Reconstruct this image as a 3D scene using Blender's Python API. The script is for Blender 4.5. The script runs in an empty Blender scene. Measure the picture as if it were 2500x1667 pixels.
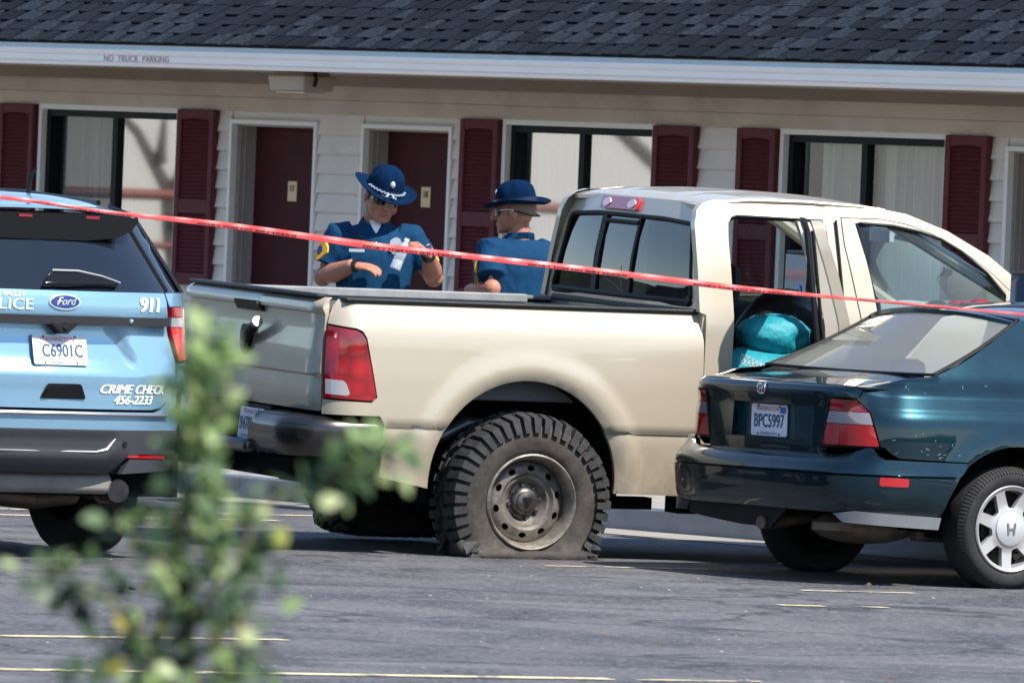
import bpy, bmesh, math, random
from mathutils import Vector, Matrix, Euler
from mathutils.geometry import delaunay_2d_cdt
R = math.radians
random.seed(7)
SC = bpy.context.scene
COL = SC.collection

# ---------------------------------------------------------------- camera
ROLL, PITCH = .040, .01607
CAM_H = 1.9
cd = bpy.data.cameras.new('camera')
cam = bpy.data.objects.new('camera', cd); COL.objects.link(cam)
cd.sensor_width = 36.0; cd.lens = 25723.0/2500*36.0
cd.clip_start = .5; cd.clip_end = 6000
cam.matrix_world = Matrix.Translation((0, 0, CAM_H)) @ Matrix.Rotation(math.pi/2-PITCH, 4, 'X') @ Matrix.Rotation(ROLL, 4, 'Z')
cd.dof.use_dof = True; cd.dof.focus_distance = 51.6; cd.dof.aperture_fstop = 12.5
SC.camera = cam

# ---------------------------------------------------------------- sky, sun, exposure
SUN_AZ = math.atan2(.76, -.65)          # clockwise from +Y
SUN_EL = R(53)
wd = bpy.data.worlds.new('World'); SC.world = wd; wd.use_nodes = True
nt = wd.node_tree; bg = nt.nodes['Background']
sky = nt.nodes.new('ShaderNodeTexSky'); sky.sky_type = 'NISHITA'; sky.sun_disc = False
sky.sun_elevation = SUN_EL; sky.sun_rotation = SUN_AZ; sky.altitude = 600; sky.air_density = 1.0; sky.dust_density = .6; sky.ozone_density = 1.2
nt.links.new(sky.outputs[0], bg.inputs[0]); bg.inputs[1].default_value = .108
sl = bpy.data.lights.new('sun', 'SUN'); sl.energy = 4.0; sl.angle = R(.53); sl.color = (1, .94, .86)
so = bpy.data.objects.new('sun', sl); COL.objects.link(so)
sd = Vector((math.sin(SUN_AZ)*math.cos(SUN_EL), math.cos(SUN_AZ)*math.cos(SUN_EL), math.sin(SUN_EL)))
so.rotation_euler = sd.to_track_quat('Z', 'Y').to_euler(); so.location = sd*80
SC.view_settings.view_transform = 'Standard'; SC.view_settings.look = 'None'
SC.view_settings.exposure = 1.15; SC.view_settings.gamma = 1; SC.view_settings.use_curve_mapping = False
SC.render.engine = 'CYCLES'
try:
    SC.cycles.max_bounces = 10; SC.cycles.transparent_max_bounces = 16; SC.cycles.caustics_reflective = False; SC.cycles.caustics_refractive = False
except Exception: pass

# ---------------------------------------------------------------- materials
MATS = {}
def mat(name, col=(.5,.5,.5), rough=.5, metal=0., coat=0., spec=.5, var=None, bump=None, emit=None, trans=0., flake=0.):
    """var=(scale, amount, colour2): noise mix towards colour2; bump=(scale, strength)"""
    if name in MATS: return MATS[name]
    m = bpy.data.materials.new(name); m.use_nodes = True; MATS[name] = m
    n, l = m.node_tree.nodes, m.node_tree.links
    p = n['Principled BSDF']
    p.inputs['Base Color'].default_value = (*col, 1); p.inputs['Roughness'].default_value = rough
    p.inputs['Metallic'].default_value = metal; p.inputs['Coat Weight'].default_value = coat
    p.inputs['Coat Roughness'].default_value = .04
    p.inputs['Specular IOR Level'].default_value = spec
    tc = n.new('ShaderNodeTexCoord')
    if var:
        nz = n.new('ShaderNodeTexNoise'); nz.inputs['Scale'].default_value = var[0]; nz.inputs['Detail'].default_value = 6; nz.inputs['Roughness'].default_value = .65
        l.new(tc.outputs['Object'], nz.inputs['Vector'])
        r = n.new('ShaderNodeMapRange'); r.inputs[1].default_value = .38; r.inputs[2].default_value = .68; r.inputs[4].default_value = var[1]
        l.new(nz.outputs['Fac'], r.inputs[0])
        x = n.new('ShaderNodeMix'); x.data_type = 'RGBA'; x.inputs['A'].default_value = (*col, 1); x.inputs['B'].default_value = (*var[2], 1)
        l.new(r.outputs[0], x.inputs['Factor']); l.new(x.outputs['Result'], p.inputs['Base Color'])
    if flake:
        vz = n.new('ShaderNodeTexNoise'); vz.inputs['Scale'].default_value = 900; vz.inputs['Detail'].default_value = 1
        l.new(tc.outputs['Object'], vz.inputs['Vector'])
        b = n.new('ShaderNodeBump'); b.inputs['Strength'].default_value = flake; b.inputs['Distance'].default_value = .001
        l.new(vz.outputs['Fac'], b.inputs['Height']); l.new(b.outputs[0], p.inputs['Normal'])
    if bump:
        nb = n.new('ShaderNodeTexNoise'); nb.inputs['Scale'].default_value = bump[0]; nb.inputs['Detail'].default_value = 5
        l.new(tc.outputs['Object'], nb.inputs['Vector'])
        b = n.new('ShaderNodeBump'); b.inputs['Strength'].default_value = bump[1]; b.inputs['Distance'].default_value = .01
        l.new(nb.outputs['Fac'], b.inputs['Height']); l.new(b.outputs[0], p.inputs['Normal'])
    return m

def glass(name, tint, refl=1.0, rough=.0, floor=0., haze=None):
    """thin pane: tinted transparency + Fresnel mirror (refl scales it, floor adds solar film); haze=(colour, amount) mixes in an even pale veil"""
    if name in MATS: return MATS[name]
    m = bpy.data.materials.new(name); m.use_nodes = True; MATS[name] = m
    n, l = m.node_tree.nodes, m.node_tree.links; n.remove(n['Principled BSDF']); out = n['Material Output']
    t = n.new('ShaderNodeBsdfTransparent'); t.inputs[0].default_value = (*tint, 1)
    base = t.outputs[0]
    if haze:
        d = n.new('ShaderNodeBsdfDiffuse'); d.inputs[0].default_value = (*haze[0], 1)
        mh = n.new('ShaderNodeMixShader'); mh.inputs[0].default_value = haze[1]
        l.new(t.outputs[0], mh.inputs[1]); l.new(d.outputs[0], mh.inputs[2]); base = mh.outputs[0]
    g = n.new('ShaderNodeBsdfGlossy'); g.inputs['Roughness'].default_value = rough
    ge = n.new('ShaderNodeNewGeometry'); dt = n.new('ShaderNodeVectorMath'); dt.operation = 'DOT_PRODUCT'
    l.new(ge.outputs['Normal'], dt.inputs[0]); l.new(ge.outputs['Incoming'], dt.inputs[1])
    def mth(op, x, y=None):
        q = n.new('ShaderNodeMath'); q.operation = op
        for i, z in enumerate((x, y)):
            if z is None: continue
            if isinstance(z, (int, float)): q.inputs[i].default_value = z
            else: l.new(z, q.inputs[i])
        return q.outputs[0]
    sch = mth('POWER', mth('SUBTRACT', 1.0, mth('ABSOLUTE', dt.outputs['Value'])), 5.0)     # Schlick, the same from both sides
    k = n.new('ShaderNodeMath'); k.operation = 'MULTIPLY_ADD'; k.inputs[1].default_value = .96*refl; k.inputs[2].default_value = .04*refl+floor; k.use_clamp = True
    l.new(sch, k.inputs[0])
    mx = n.new('ShaderNodeMixShader'); l.new(k.outputs[0], mx.inputs[0]); l.new(base, mx.inputs[1]); l.new(g.outputs[0], mx.inputs[2])
    l.new(mx.outputs[0], out.inputs[0])
    return m

# ---------------------------------------------------------------- objects
def tag(o, label=None, cat=None, group=None, kind=None):
    if label: o['label'] = label
    if cat: o['category'] = cat
    if group: o['group'] = group
    if kind: o['kind'] = kind
    return o
def empty(name, loc=(0,0,0), rot=(0,0,0), parent=None):
    o = bpy.data.objects.new(name, None); COL.objects.link(o); o.location = loc; o.rotation_euler = rot
    o.empty_display_size = .1
    if parent: o.parent = parent
    return o
def link(name, me, parent=None, loc=None, rot=None, scale=None):
    o = bpy.data.objects.new(name, me); COL.objects.link(o)
    if parent: o.parent = parent
    if loc is not None: o.location = loc
    if rot is not None: o.rotation_euler = rot
    if scale is not None: o.scale = scale
    return o

class MB:
    def __init__(s): s.v=[]; s.f=[]; s.m=[]
    def add(s, vs, fs, m=0):
        k=len(s.v); s.v += [tuple(v) for v in vs]; s.f += [tuple(i+k for i in f) for f in fs]; s.m += [m]*len(fs); return s
    def box(s, c, d, rot=None, m=0, taper=None):
        hx,hy,hz = d[0]/2,d[1]/2,d[2]/2; vs=[]
        for z in (-1,1):
            for x,y in ((-1,-1),(1,-1),(1,1),(-1,1)):
                k = taper if (taper and z>0) else 1
                vs.append(Vector((x*hx*k,y*hy*k,z*hz)))
        if rot: vs=[rot@v for v in vs]
        c=Vector(c); vs=[v+c for v in vs]
        return s.add(vs,[(3,2,1,0),(4,5,6,7),(0,1,5,4),(1,2,6,5),(2,3,7,6),(3,0,4,7)],m)
    def tube(s, pts, r, n=8, cap=True, m=0, flat=None):
        P=[Vector(p) for p in pts]; rr=r if isinstance(r,(list,tuple)) else [r]*len(P); vs=[]; fs=[]
        up=Vector((0,0,1))
        for i,p in enumerate(P):
            t=(P[min(i+1,len(P)-1)]-P[max(i-1,0)]).normalized()
            a=t.cross(up)
            if a.length<.05: a=t.cross(Vector((0,1,0)))
            a.normalize(); b=a.cross(t)
            for k in range(n):
                an=2*math.pi*k/n; vs.append(p+(a*math.cos(an)+b*math.sin(an)*(flat or 1))*rr[i])
        for i in range(len(P)-1):
            for k in range(n): fs.append((i*n+k,i*n+(k+1)%n,(i+1)*n+(k+1)%n,(i+1)*n+k))
        if cap: fs += [tuple(range(n))[::-1], tuple((len(P)-1)*n+k for k in range(n))]
        return s.add(vs,fs,m)
    def lathe(s, prof, n=24, M=None, m=0, fn=None):
        """profile [(radius, height)] round local Z"""
        vs=[]; fs=[]
        for r,h in prof:
            for k in range(n):
                a=2*math.pi*k/n; v=Vector((r*math.cos(a),r*math.sin(a),h)); vs.append(v)
        if fn: vs=[fn(v) for v in vs]
        if M: vs=[M@v for v in vs]
        for i in range(len(prof)-1):
            for k in range(n): fs.append((i*n+k,i*n+(k+1)%n,(i+1)*n+(k+1)%n,(i+1)*n+k))
        return s.add(vs,fs,m)
    def loft(s, rings, cap=True, m=0, closed=True):
        n=len(rings[0]); vs=[v for r in rings for v in r]; fs=[]
        for i in range(len(rings)-1):
            for k in range(n if closed else n-1): fs.append((i*n+k,i*n+(k+1)%n,(i+1)*n+(k+1)%n,(i+1)*n+k))
        if cap and closed: fs += [tuple(range(n))[::-1], tuple((len(rings)-1)*n+k for k in range(n))]
        return s.add(vs,fs,m)
    def ell(s, c, r, n=12, M=None, m=0):
        prof=[]
        for i in range(n//2+1):
            a=-math.pi/2+math.pi*i/(n//2); prof.append((max(math.cos(a),1e-4),math.sin(a)))
        T=Matrix.Translation(c)@(M.to_4x4() if M else Matrix())@Matrix.Diagonal((*r,1))
        return s.lathe(prof,n,T,m)
    def prism(s, outl, mp, d0, d1, m=0):
        """outline [(a,b)] -> mp(a,b,o); two caps d0,d1"""
        n=len(outl); vs=[mp(a,b,d0) for a,b in outl]+[mp(a,b,d1) for a,b in outl]
        fs=[tuple(range(n))[::-1],tuple(range(n,2*n))]+[(k,(k+1)%n,n+(k+1)%n,n+k) for k in range(n)]
        return s.add(vs,fs,m)
    def mesh(s, name, ms, smooth=True, ang=38):
        me=bpy.data.meshes.new(name); me.from_pydata(s.v,[],s.f)
        for x in (ms if isinstance(ms,(list,tuple)) else [ms]): me.materials.append(x)
        me.polygons.foreach_set('material_index',s.m)
        bm=bmesh.new(); bm.from_mesh(me); bmesh.ops.recalc_face_normals(bm,faces=bm.faces); bm.to_mesh(me); bm.free()
        if smooth:
            me.polygons.foreach_set('use_smooth',[True]*len(me.polygons)); me.set_sharp_from_angle(angle=R(ang))
        me.update(); return me
    def build(s, name, ms, parent=None, smooth=True, ang=38, bevel=0, loc=None, rot=None):
        o=link(name,s.mesh(name,ms,smooth,ang),parent,loc,rot)
        if bevel:
            b=o.modifiers.new('edge','BEVEL'); b.width=bevel; b.segments=2; b.limit_method='ANGLE'; b.angle_limit=R(40)
        return o

def interp(T,z):
    if z<=T[0][0]: return T[0][1]
    for (a,b),(c,d) in zip(T,T[1:]):
        if z<=c: return b+(d-b)*(z-a)/((c-a) or 1e-9)
    return T[-1][1]
def sstep(a,b,x):
    t=max(0,min(1,(x-a)/(b-a))); return t*t*(3-2*t)
def inpoly(p,P):
    x,y=p; c=False; j=len(P)-1
    for i in range(len(P)):
        if (P[i][1]>y)!=(P[j][1]>y) and x<(P[j][0]-P[i][0])*(y-P[i][1])/(P[j][1]-P[i][1])+P[i][0]: c=not c
        j=i
    return c
def subdiv(P,sp):
    Q=[]
    for i,a in enumerate(P):
        b=P[(i+1)%len(P)]; n=max(1,int(math.hypot(b[0]-a[0],b[1]-a[1])/sp+.5))
        for k in range(n): Q.append((a[0]+(b[0]-a[0])*k/n,a[1]+(b[1]-a[1])*k/n))
    return Q
def rounded(P,r,n=4):
    """round the corners of a polygon"""
    Q=[]
    for i,p in enumerate(P):
        a=P[i-1]; b=P[(i+1)%len(P)]; p=Vector(p); a=Vector(a); b=Vector(b)
        rr=r[i] if isinstance(r,(list,tuple)) else r
        if rr<=0: Q.append(tuple(p)); continue
        d1=min(rr,(a-p).length*.49); d2=min(rr,(b-p).length*.49); p1=p+(a-p).normalized()*d1; p2=p+(b-p).normalized()*d2
        for k in range(n+1):
            t=k/n; Q.append(tuple(p1*(1-t)**2+p*2*t*(1-t)+p2*t*t))
    return Q
def panel_mb(mb, outl, mp, sp=.04, holes=(), thick=.012, rows=(), m=0, extra=None):
    """body panel: triangulated outline with holes, mapped to 3-D by mp(a,b,o); returned edges of depth thick"""
    loops=[subdiv(outl,sp)]+[subdiv(h,sp) for h in holes]
    pts=[]; edges=[]
    for L in loops:
        k=len(pts); pts+=L; edges+=[(k+i,k+(i+1)%len(L)) for i in range(len(L))]
    nb=len(pts)
    xs=[p[0] for p in loops[0]]; ys=[p[1] for p in loops[0]]
    cell={}
    for p in pts: cell.setdefault((int(p[0]//sp),int(p[1]//sp)),[]).append(p)
    def near(x,y):
        i,j=int(x//sp),int(y//sp)
        for a in (i-1,i,i+1):
            for b in (j-1,j,j+1):
                for q in cell.get((a,b),()):
                    if (q[0]-x)**2+(q[1]-y)**2<(.5*sp)**2: return True
        return False
    yv=min(ys); rowl=[]
    while yv<=max(ys): rowl.append(yv); yv+=sp
    rowl=[y for y in rowl if all(abs(y-q)>.45*sp for q in rows)]+list(rows)
    if extra is not None:
        rowl=[]; pts+=[q for q in extra if inpoly(q,loops[0]) and not near(*q)]
    for j,y in enumerate(sorted(rowl)):
        x=min(xs)
        while x<=max(xs):
            if not near(x,y) and inpoly((x,y),loops[0]) and not any(inpoly((x,y),h) for h in loops[1:]): pts.append((x,y))
            x+=sp
    vo,_,fo,_,_,_=delaunay_2d_cdt([Vector(p) for p in pts],edges,[],0,1e-6)
    F=[]
    for f in fo:
        c=(sum(vo[i][0] for i in f)/3,sum(vo[i][1] for i in f)/3)
        if inpoly(c,loops[0]) and not any(inpoly(c,h) for h in loops[1:]): F.append(tuple(f))
    vs=[mp(p[0],p[1],0) for p in vo]
    if thick:
        cnt={}
        for f in F:
            for i in range(len(f)):
                e=(f[i],f[(i+1)%len(f)]); cnt.setdefault(tuple(sorted(e)),[]).append(e)
        inner={}
        for k,es in cnt.items():
            if len(es)==1:
                a,b=es[0]
                for q in (a,b):
                    if q not in inner: inner[q]=len(vs); vs.append(mp(vo[q][0],vo[q][1],-thick))
                F.append((b,a,inner[a],inner[b]))
    return mb.add(vs,F,m)
def panel(name, outl, mp, mt, parent, **k):
    ang=k.pop('ang',32); mb=MB(); panel_mb(mb,outl,mp,**k); return mb.build(name,mt,parent,ang=ang)
def ribbon(P, out=None, flip=1):
    """map (arc length from the rear centre, height, offset) to local space; negative arc length is the left side"""
    def f(s,z,o=0):
        sg=1 if s>=0 else -1; a=abs(s); x,y=P.at(min(a,P.L-1e-6)); n=P.nrm(max(a,.013)); q=(out(a,z) if out else 0)+o
        return Vector((x+n[0]*q,flip*sg*(y+n[1]*q),z))
    return f
def arc(cx,cz,rx,rz,a0,a1,n): return [(cx+rx*math.cos(R(a0+(a1-a0)*k/n)),cz+rz*math.sin(R(a0+(a1-a0)*k/n))) for k in range(n+1)]

def text_mb(mb, body, size, mp, shear=0., sx=1., align='CENTER', bold=0., depth=.0015, m=0, mirror=False, cut=0):
    cu=bpy.data.curves.new('lettering','FONT'); cu.body=body; cu.size=size; cu.shear=shear; cu.align_x=align; cu.align_y='CENTER'
    cu.resolution_u=3; cu.fill_mode='FRONT'
    o=bpy.data.objects.new('lettering',cu); COL.objects.link(o)
    dg=bpy.context.evaluated_depsgraph_get(); dg.update(); me=o.evaluated_get(dg).to_mesh()
    k=-1 if mirror else 1
    if cut:
        me=me.copy(); bm=bmesh.new(); bm.from_mesh(me); ys=[v.co.y for v in bm.verts]; yy=min(ys)+cut
        while yy<max(ys): bmesh.ops.bisect_plane(bm,geom=bm.verts[:]+bm.edges[:]+bm.faces[:],plane_co=(0,yy,0),plane_no=(0,1,0)); yy+=cut
        bm.to_mesh(me); bm.free()
    fs=[tuple(p.vertices) for p in me.polygons]
    for i,e in enumerate((0,) if not bold else (-bold,0,bold)): mb.add([mp((v.co.x*sx+e)*k,v.co.y,depth+.00015*i) for v in me.vertices],fs,m)
    o.evaluated_get(dg).to_mesh_clear(); bpy.data.objects.remove(o); bpy.data.curves.remove(cu)
    return mb
def fuse(name, mb, mt, parent, voxel=.008, smooth=6, loc=None, rot=None, matfn=None):
    """voxel-fuse overlapping lofts into one continuous smooth mesh"""
    me=mb.mesh(name+'_src',mt[0] if isinstance(mt,list) else mt,smooth=False)
    o=bpy.data.objects.new(name,me); COL.objects.link(o)
    r=o.modifiers.new('r','REMESH'); r.mode='VOXEL'; r.voxel_size=voxel; r.use_smooth_shade=True
    s=o.modifiers.new('s','SMOOTH'); s.iterations=smooth; s.factor=.5
    dg=bpy.context.evaluated_depsgraph_get(); dg.update()
    m2=bpy.data.meshes.new_from_object(o.evaluated_get(dg)); bpy.data.objects.remove(o)
    m2.materials.clear()
    for x in (mt if isinstance(mt,list) else [mt]): m2.materials.append(x)
    if matfn: m2.polygons.foreach_set('material_index',[matfn(p.center) for p in m2.polygons])
    m2.polygons.foreach_set('use_smooth',[True]*len(m2.polygons)); m2.name=name
    return link(name,m2,parent,loc,rot)

class Path:
    """dense plan polyline; at(s)->(x,y), nrm(s)->outward (to the right of travel: rear->right side)"""
    def __init__(s,pts,n=16,smooth=True):
        P=[]
        if smooth:
            q=[(2*pts[0][0]-pts[1][0],2*pts[0][1]-pts[1][1])]+list(pts)+[(2*pts[-1][0]-pts[-2][0],2*pts[-1][1]-pts[-2][1])]
            for i in range(1,len(q)-2):
                for k in range(n):
                    t=k/n
                    P.append(tuple(.5*((2*q[i][j])+(-q[i-1][j]+q[i+1][j])*t+(2*q[i-1][j]-5*q[i][j]+4*q[i+1][j]-q[i+2][j])*t*t+(-q[i-1][j]+3*q[i][j]-3*q[i+1][j]+q[i+2][j])*t**3) for j in (0,1)))
            P.append(tuple(pts[-1]))
        else: P=list(pts)
        s.P=P; s.S=[0.]
        for a,b in zip(P,P[1:]): s.S.append(s.S[-1]+math.hypot(b[0]-a[0],b[1]-a[1]))
        s.L=s.S[-1]
    def _i(s,t):
        lo,hi=0,len(s.S)-2
        while lo<hi:
            m=(lo+hi+1)//2
            if s.S[m]<=t: lo=m
            else: hi=m-1
        return lo
    def at(s,t):
        i=s._i(t); d=(s.S[i+1]-s.S[i]) or 1e-9; k=(t-s.S[i])/d
        a,b=s.P[i],s.P[i+1]; return (a[0]+(b[0]-a[0])*k,a[1]+(b[1]-a[1])*k)
    def nrm(s,t):
        e=.012; a=s.at(t-e); b=s.at(t+e); dx,dy=b[0]-a[0],b[1]-a[1]; L=math.hypot(dx,dy) or 1
        # travel from rear centre (-x) towards right side (-y) then forward: outward is to the right of travel
        return (dy/L,-dx/L)
    def sx(s,x):   # arc length where side part reaches x
        lo=s.L*.25; hi=s.L
        for _ in range(40):
            m=(lo+hi)/2
            if s.at(m)[0]<x: lo=m
            else: hi=m
        return lo
def arcpath(xr,half,R,xf):
    P=[(xr,0.0)]+[(xr,-(half-R)*k/8) for k in range(1,9)]
    for k in range(1,17):
        a=math.pi/2*k/16; P.append((xr+R-R*math.cos(a),-(half-R)-R*math.sin(a)))
    for k in range(1,60): P.append((xr+R+(xf-xr-R)*k/59,-half))
    return Path(P,smooth=False)
TRUCKP=arcpath(-1.13,1.0,.2,.93)
HONDAP=Path([(-.87,0),(-.866,-.25),(-.845,-.5),(-.79,-.69),(-.69,-.80),(-.55,-.857),(-.3,-.882),(0,-.89),(1,-.89),(2.2,-.87),(3.0,-.8)])
HBUMP=Path([(-.965,0),(-.958,-.25),(-.935,-.5),(-.885,-.70),(-.79,-.825),(-.65,-.885),(-.5,-.90),(-.35,-.90),(-.2,-.897)])
SUVP=Path([(-1.2,0),(-1.18,-.3),(-1.11,-.55),(-.99,-.75),(-.85,-.88),(-.66,-.95),(-.4,-.985),(0,-1.0),(1.5,-1.0),(3.0,-.98)])

# ================================================================ GROUND
def asphalt():
    m = bpy.data.materials.new('asphalt'); m.use_nodes=True; n,l=m.node_tree.nodes,m.node_tree.links; p=n['Principled BSDF']
    tc=n.new('ShaderNodeTexCoord')
    def noise(sc,det=6,ro=.6,stretch=None):
        z=n.new('ShaderNodeTexNoise'); z.inputs['Scale'].default_value=sc; z.inputs['Detail'].default_value=det; z.inputs['Roughness'].default_value=ro
        if stretch:
            mp=n.new('ShaderNodeMapping'); mp.inputs['Scale'].default_value=stretch; mp.inputs['Rotation'].default_value=(0,0,R(-8)); l.new(tc.outputs['Object'],mp.inputs[0]); l.new(mp.outputs[0],z.inputs['Vector'])
        else: l.new(tc.outputs['Object'],z.inputs['Vector'])
        return z.outputs['Fac']
    def rng(x,a,b,c,d):
        r=n.new('ShaderNodeMapRange'); r.inputs[1].default_value=a; r.inputs[2].default_value=b; r.inputs[3].default_value=c; r.inputs[4].default_value=d; l.new(x,r.inputs[0]); return r.outputs[0]
    def mix(f,a,b):
        x=n.new('ShaderNodeMix'); x.data_type='RGBA'; l.new(f,x.inputs['Factor'])
        for s,v in (('A',a),('B',b)):
            if isinstance(v,tuple): x.inputs[s].default_value=(*v,1)
            else: l.new(v,x.inputs[s])
        return x.outputs['Result']
    c=mix(rng(noise(.35),.35,.7,0,1),(.066,.066,.073),(.096,.096,.102))      # broad wear
    c=mix(rng(noise(1.5,6,.65,(1,.6,1)),.44,.62,0,1.0),c,(.030,.031,.038))          # oily and patched streaks
    c=mix(rng(noise(1.1,4,.5,(.5,1.6,1)),.58,.68,0,.6),c,(.13,.13,.138))          # bleached bands
    c=mix(rng(noise(24,3,.75),.48,.62,0,.42),c,(.24,.235,.24))                # stones
    c=mix(rng(noise(9,4,.7),.56,.68,0,.45),c,(.03,.03,.036))
    v=n.new('ShaderNodeTexVoronoi'); v.feature='DISTANCE_TO_EDGE'; v.inputs['Scale'].default_value=.42
    mp=n.new('ShaderNodeMapping'); l.new(tc.outputs['Object'],mp.inputs[0])
    wz=n.new('ShaderNodeTexNoise'); wz.inputs['Scale'].default_value=1.7; l.new(tc.outputs['Object'],wz.inputs['Vector'])
    ad=n.new('ShaderNodeVectorMath'); ad.operation='MULTIPLY_ADD'; ad.inputs[1].default_value=(.9,.9,.9); l.new(wz.outputs['Color'],ad.inputs[0]); l.new(mp.outputs[0],ad.inputs[2]); l.new(ad.outputs[0],v.inputs['Vector'])
    c=mix(rng(v.outputs['Distance'],.0,.022,.85,0),c,(.018,.018,.022))          # cracks
    c=mix(rng(noise(70,2,.5),.64,.72,0,.6),c,(.34,.33,.33))
    l.new(c,p.inputs['Base Color']); p.inputs['Roughness'].default_value=.72; p.inputs['Specular IOR Level'].default_value=.45
    b=n.new('ShaderNodeBump'); b.inputs['Strength'].default_value=.7; b.inputs['Distance'].default_value=.012
    l.new(noise(45,4,.7),b.inputs['Height']); l.new(b.outputs[0],p.inputs['Normal'])
    return m
g=MB(); g.add([(-1500,-300,0),(1500,-300,0),(1500,2500,0),(-1500,2500,0)],[(0,1,2,3)])
tag(g.build('asphalt_ground',asphalt(),smooth=False),kind='structure')

def paint_mat():
    m=mat('worn_yellow_paint',(.62,.50,.26),.75); n,l=m.node_tree.nodes,m.node_tree.links; p=n['Principled BSDF']
    tc=n.new('ShaderNodeTexCoord'); a=n.new('ShaderNodeTexNoise'); a.inputs['Scale'].default_value=5; a.inputs['Detail'].default_value=8; a.inputs['Roughness'].default_value=.75
    l.new(tc.outputs['Object'],a.inputs['Vector'])
    r=n.new('ShaderNodeMapRange'); r.inputs[1].default_value=.40; r.inputs[2].default_value=.50; l.new(a.outputs['Fac'],r.inputs[0])
    x=n.new('ShaderNodeMix'); x.data_type='RGBA'; x.inputs['A'].default_value=(.10,.10,.11,1); x.inputs['B'].default_value=(.66,.55,.33,1)
    l.new(r.outputs[0],x.inputs['Factor']); l.new(x.outputs['Result'],p.inputs['Base Color']); return m
PM=paint_mat()
LD=Vector((math.cos(R(28)),math.sin(R(28)),0)); LN=Vector((-LD.y,LD.x,0))
def stall_line(a,b,w=.11,seed=0,ragged=0.,label=None):
    a,b=Vector((*a,0)),Vector((*b,0)); d=(b-a).normalized(); nn=Vector((-d.y,d.x,0)); L=(b-a).length; k=max(2,int(L/.12)); vs=[]; fs=[]
    rd=random.Random(seed)
    for i in range(k+1):
        p=a+d*L*i/k; e=1-ragged*rd.random()
        vs += [p-nn*w/2*(1-ragged*rd.random())+Vector((0,0,.004)), p+nn*w/2*e+Vector((0,0,.004))]
    for i in range(k): fs.append((2*i,2*i+2,2*i+3,2*i+1))
    mb=MB().add(vs,fs); tag(mb.build('parking_line',PM,smooth=False),kind='structure')
stall_line((-4.0,37.55),(.42,39.79),.13,1,.25)
stall_line((.52,39.8),(1.0,40.06),.08,2,.8)
stall_line((-4.0,40.1),(-.86,41.98),.12,3,.3)
stall_line((1.40,49.2),(1.93,49.42),.09,4,.5)
stall_line((1.25,47.39),(1.45,47.46),.16,5,.5)
stall_line((1.62,47.55),(1.75,47.6),.10,6,.8)
stall_line((.2,51.0),(1.1,51.45),.07,7,.6)
stall_line((-6,53.2),(-1.2,55.9),.11,8,.2)
stall_line((-4,55.3),(-.1,57.4),.11,9,.2)

# concrete gutter strip, kerb and walk in front of the motel (motel frame: x along the wall, y into it)
MO=Vector((-1.55,69.9,0)); MR=(0,0,R(-52))
MW=Matrix.Translation(MO)@Matrix.Rotation(R(-52),4,'Z')
def mp_(x,y,z): return MW@Vector((x,y,z))
conc=mat('pale_concrete',(.27,.245,.215),.85,var=(3,.7,(.19,.175,.155)),bump=(60,.3))
g=MB(); g.add([mp_(x,y,.004) for x,y in ((-30,-6.95),(30,-6.95),(30,-6.40),(-30,-6.40))],[(0,1,2,3)]); tag(g.build('gutter_strip',conc,smooth=False),kind='structure')
cm=mat('kerb_concrete',(.26,.28,.30),.85,var=(5,.8,(.2,.21,.23)),bump=(50,.4))
for k in range(-8,9):
    g=MB(); g.box((k*3.0,-6.33,.06),(2.985,.14,.15)); o=g.build('kerb',cm,smooth=False,bevel=.02,loc=MO,rot=MR); tag(o,kind='structure')
g=MB(); g.add([(-30,-6.26,0.125),(30,-6.26,.125),(30,0.0,.125),(-30,0.0,.125)],[(0,1,2,3)]); tag(g.build('front_walk',conc,smooth=False,loc=MO,rot=MR),kind='structure')

# low wooded hills all round, far off
hm=mat('wooded_hills',(.016,.024,.020),.9,spec=.1,var=(.03,.8,(.03,.034,.026)))
g=MB(); rr=random.Random(3); N=120; vs=[]; fs=[]
for k in range(N):
    a=2*math.pi*k/N; h=30+9*math.sin(3*a+1)+7*math.sin(7*a)+4*rr.random()+22*math.exp(-((a-5.55)/.45)**2)
    for rad,z in ((650,-1),(760,h*.7),(900,h)): vs.append((rad*math.sin(a),rad*math.cos(a),z))
for k in range(N):
    for j in (0,1): a=k*3+j; b=((k+1)%N)*3+j; fs.append((a,b,b+1,a+1))
tag(g.add(vs,fs).build('hills',hm),kind='structure')

# ================================================================ MOTEL
motel=tag(empty('motel',MO,MR),'long low motel with pale lap siding, maroon shutters and dark shingle roof','building')
white=mat('cream_siding',(.66,.615,.575),.55,var=(2.2,.6,(.52,.48,.445)),bump=(25,.08))
trim=mat('white_trim',(.72,.71,.69),.5)
friezem=mat('shaded_tan_frieze',(.54,.465,.39),.7,var=(1.5,.6,(.30,.25,.20)))  # eave shade and warm ground bounce put into the tan
beamm=mat('shaded_tan_soffit',(.23,.185,.145),.75,var=(1.2,.6,(.29,.25,.21)))  # shadow band under the eave painted as a darker tan
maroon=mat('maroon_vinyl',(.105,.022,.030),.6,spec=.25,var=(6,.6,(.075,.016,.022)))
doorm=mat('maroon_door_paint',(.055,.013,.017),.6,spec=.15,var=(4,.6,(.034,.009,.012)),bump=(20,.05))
black=mat('black_frame',(.005,.005,.006),.5,spec=.2)
darkin=mat('dark_room',(.02,.02,.022),.9)
WIN=[(-2.79,-1.155,-1.912),(2.375,3.955,3.193),(5.195,6.82,6.013)]
DOOR=[(-.593,.379),(.865,1.84),(7.357,8.33)]
SHUT=[(-3.217,-2.812),(-1.143,-.728),(1.968,2.366),(3.962,4.381),(4.807,5.186),(6.826,7.22)]
WT,WB,DT,DB=2.238,1.03,2.178,.125
wall=MB()
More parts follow.
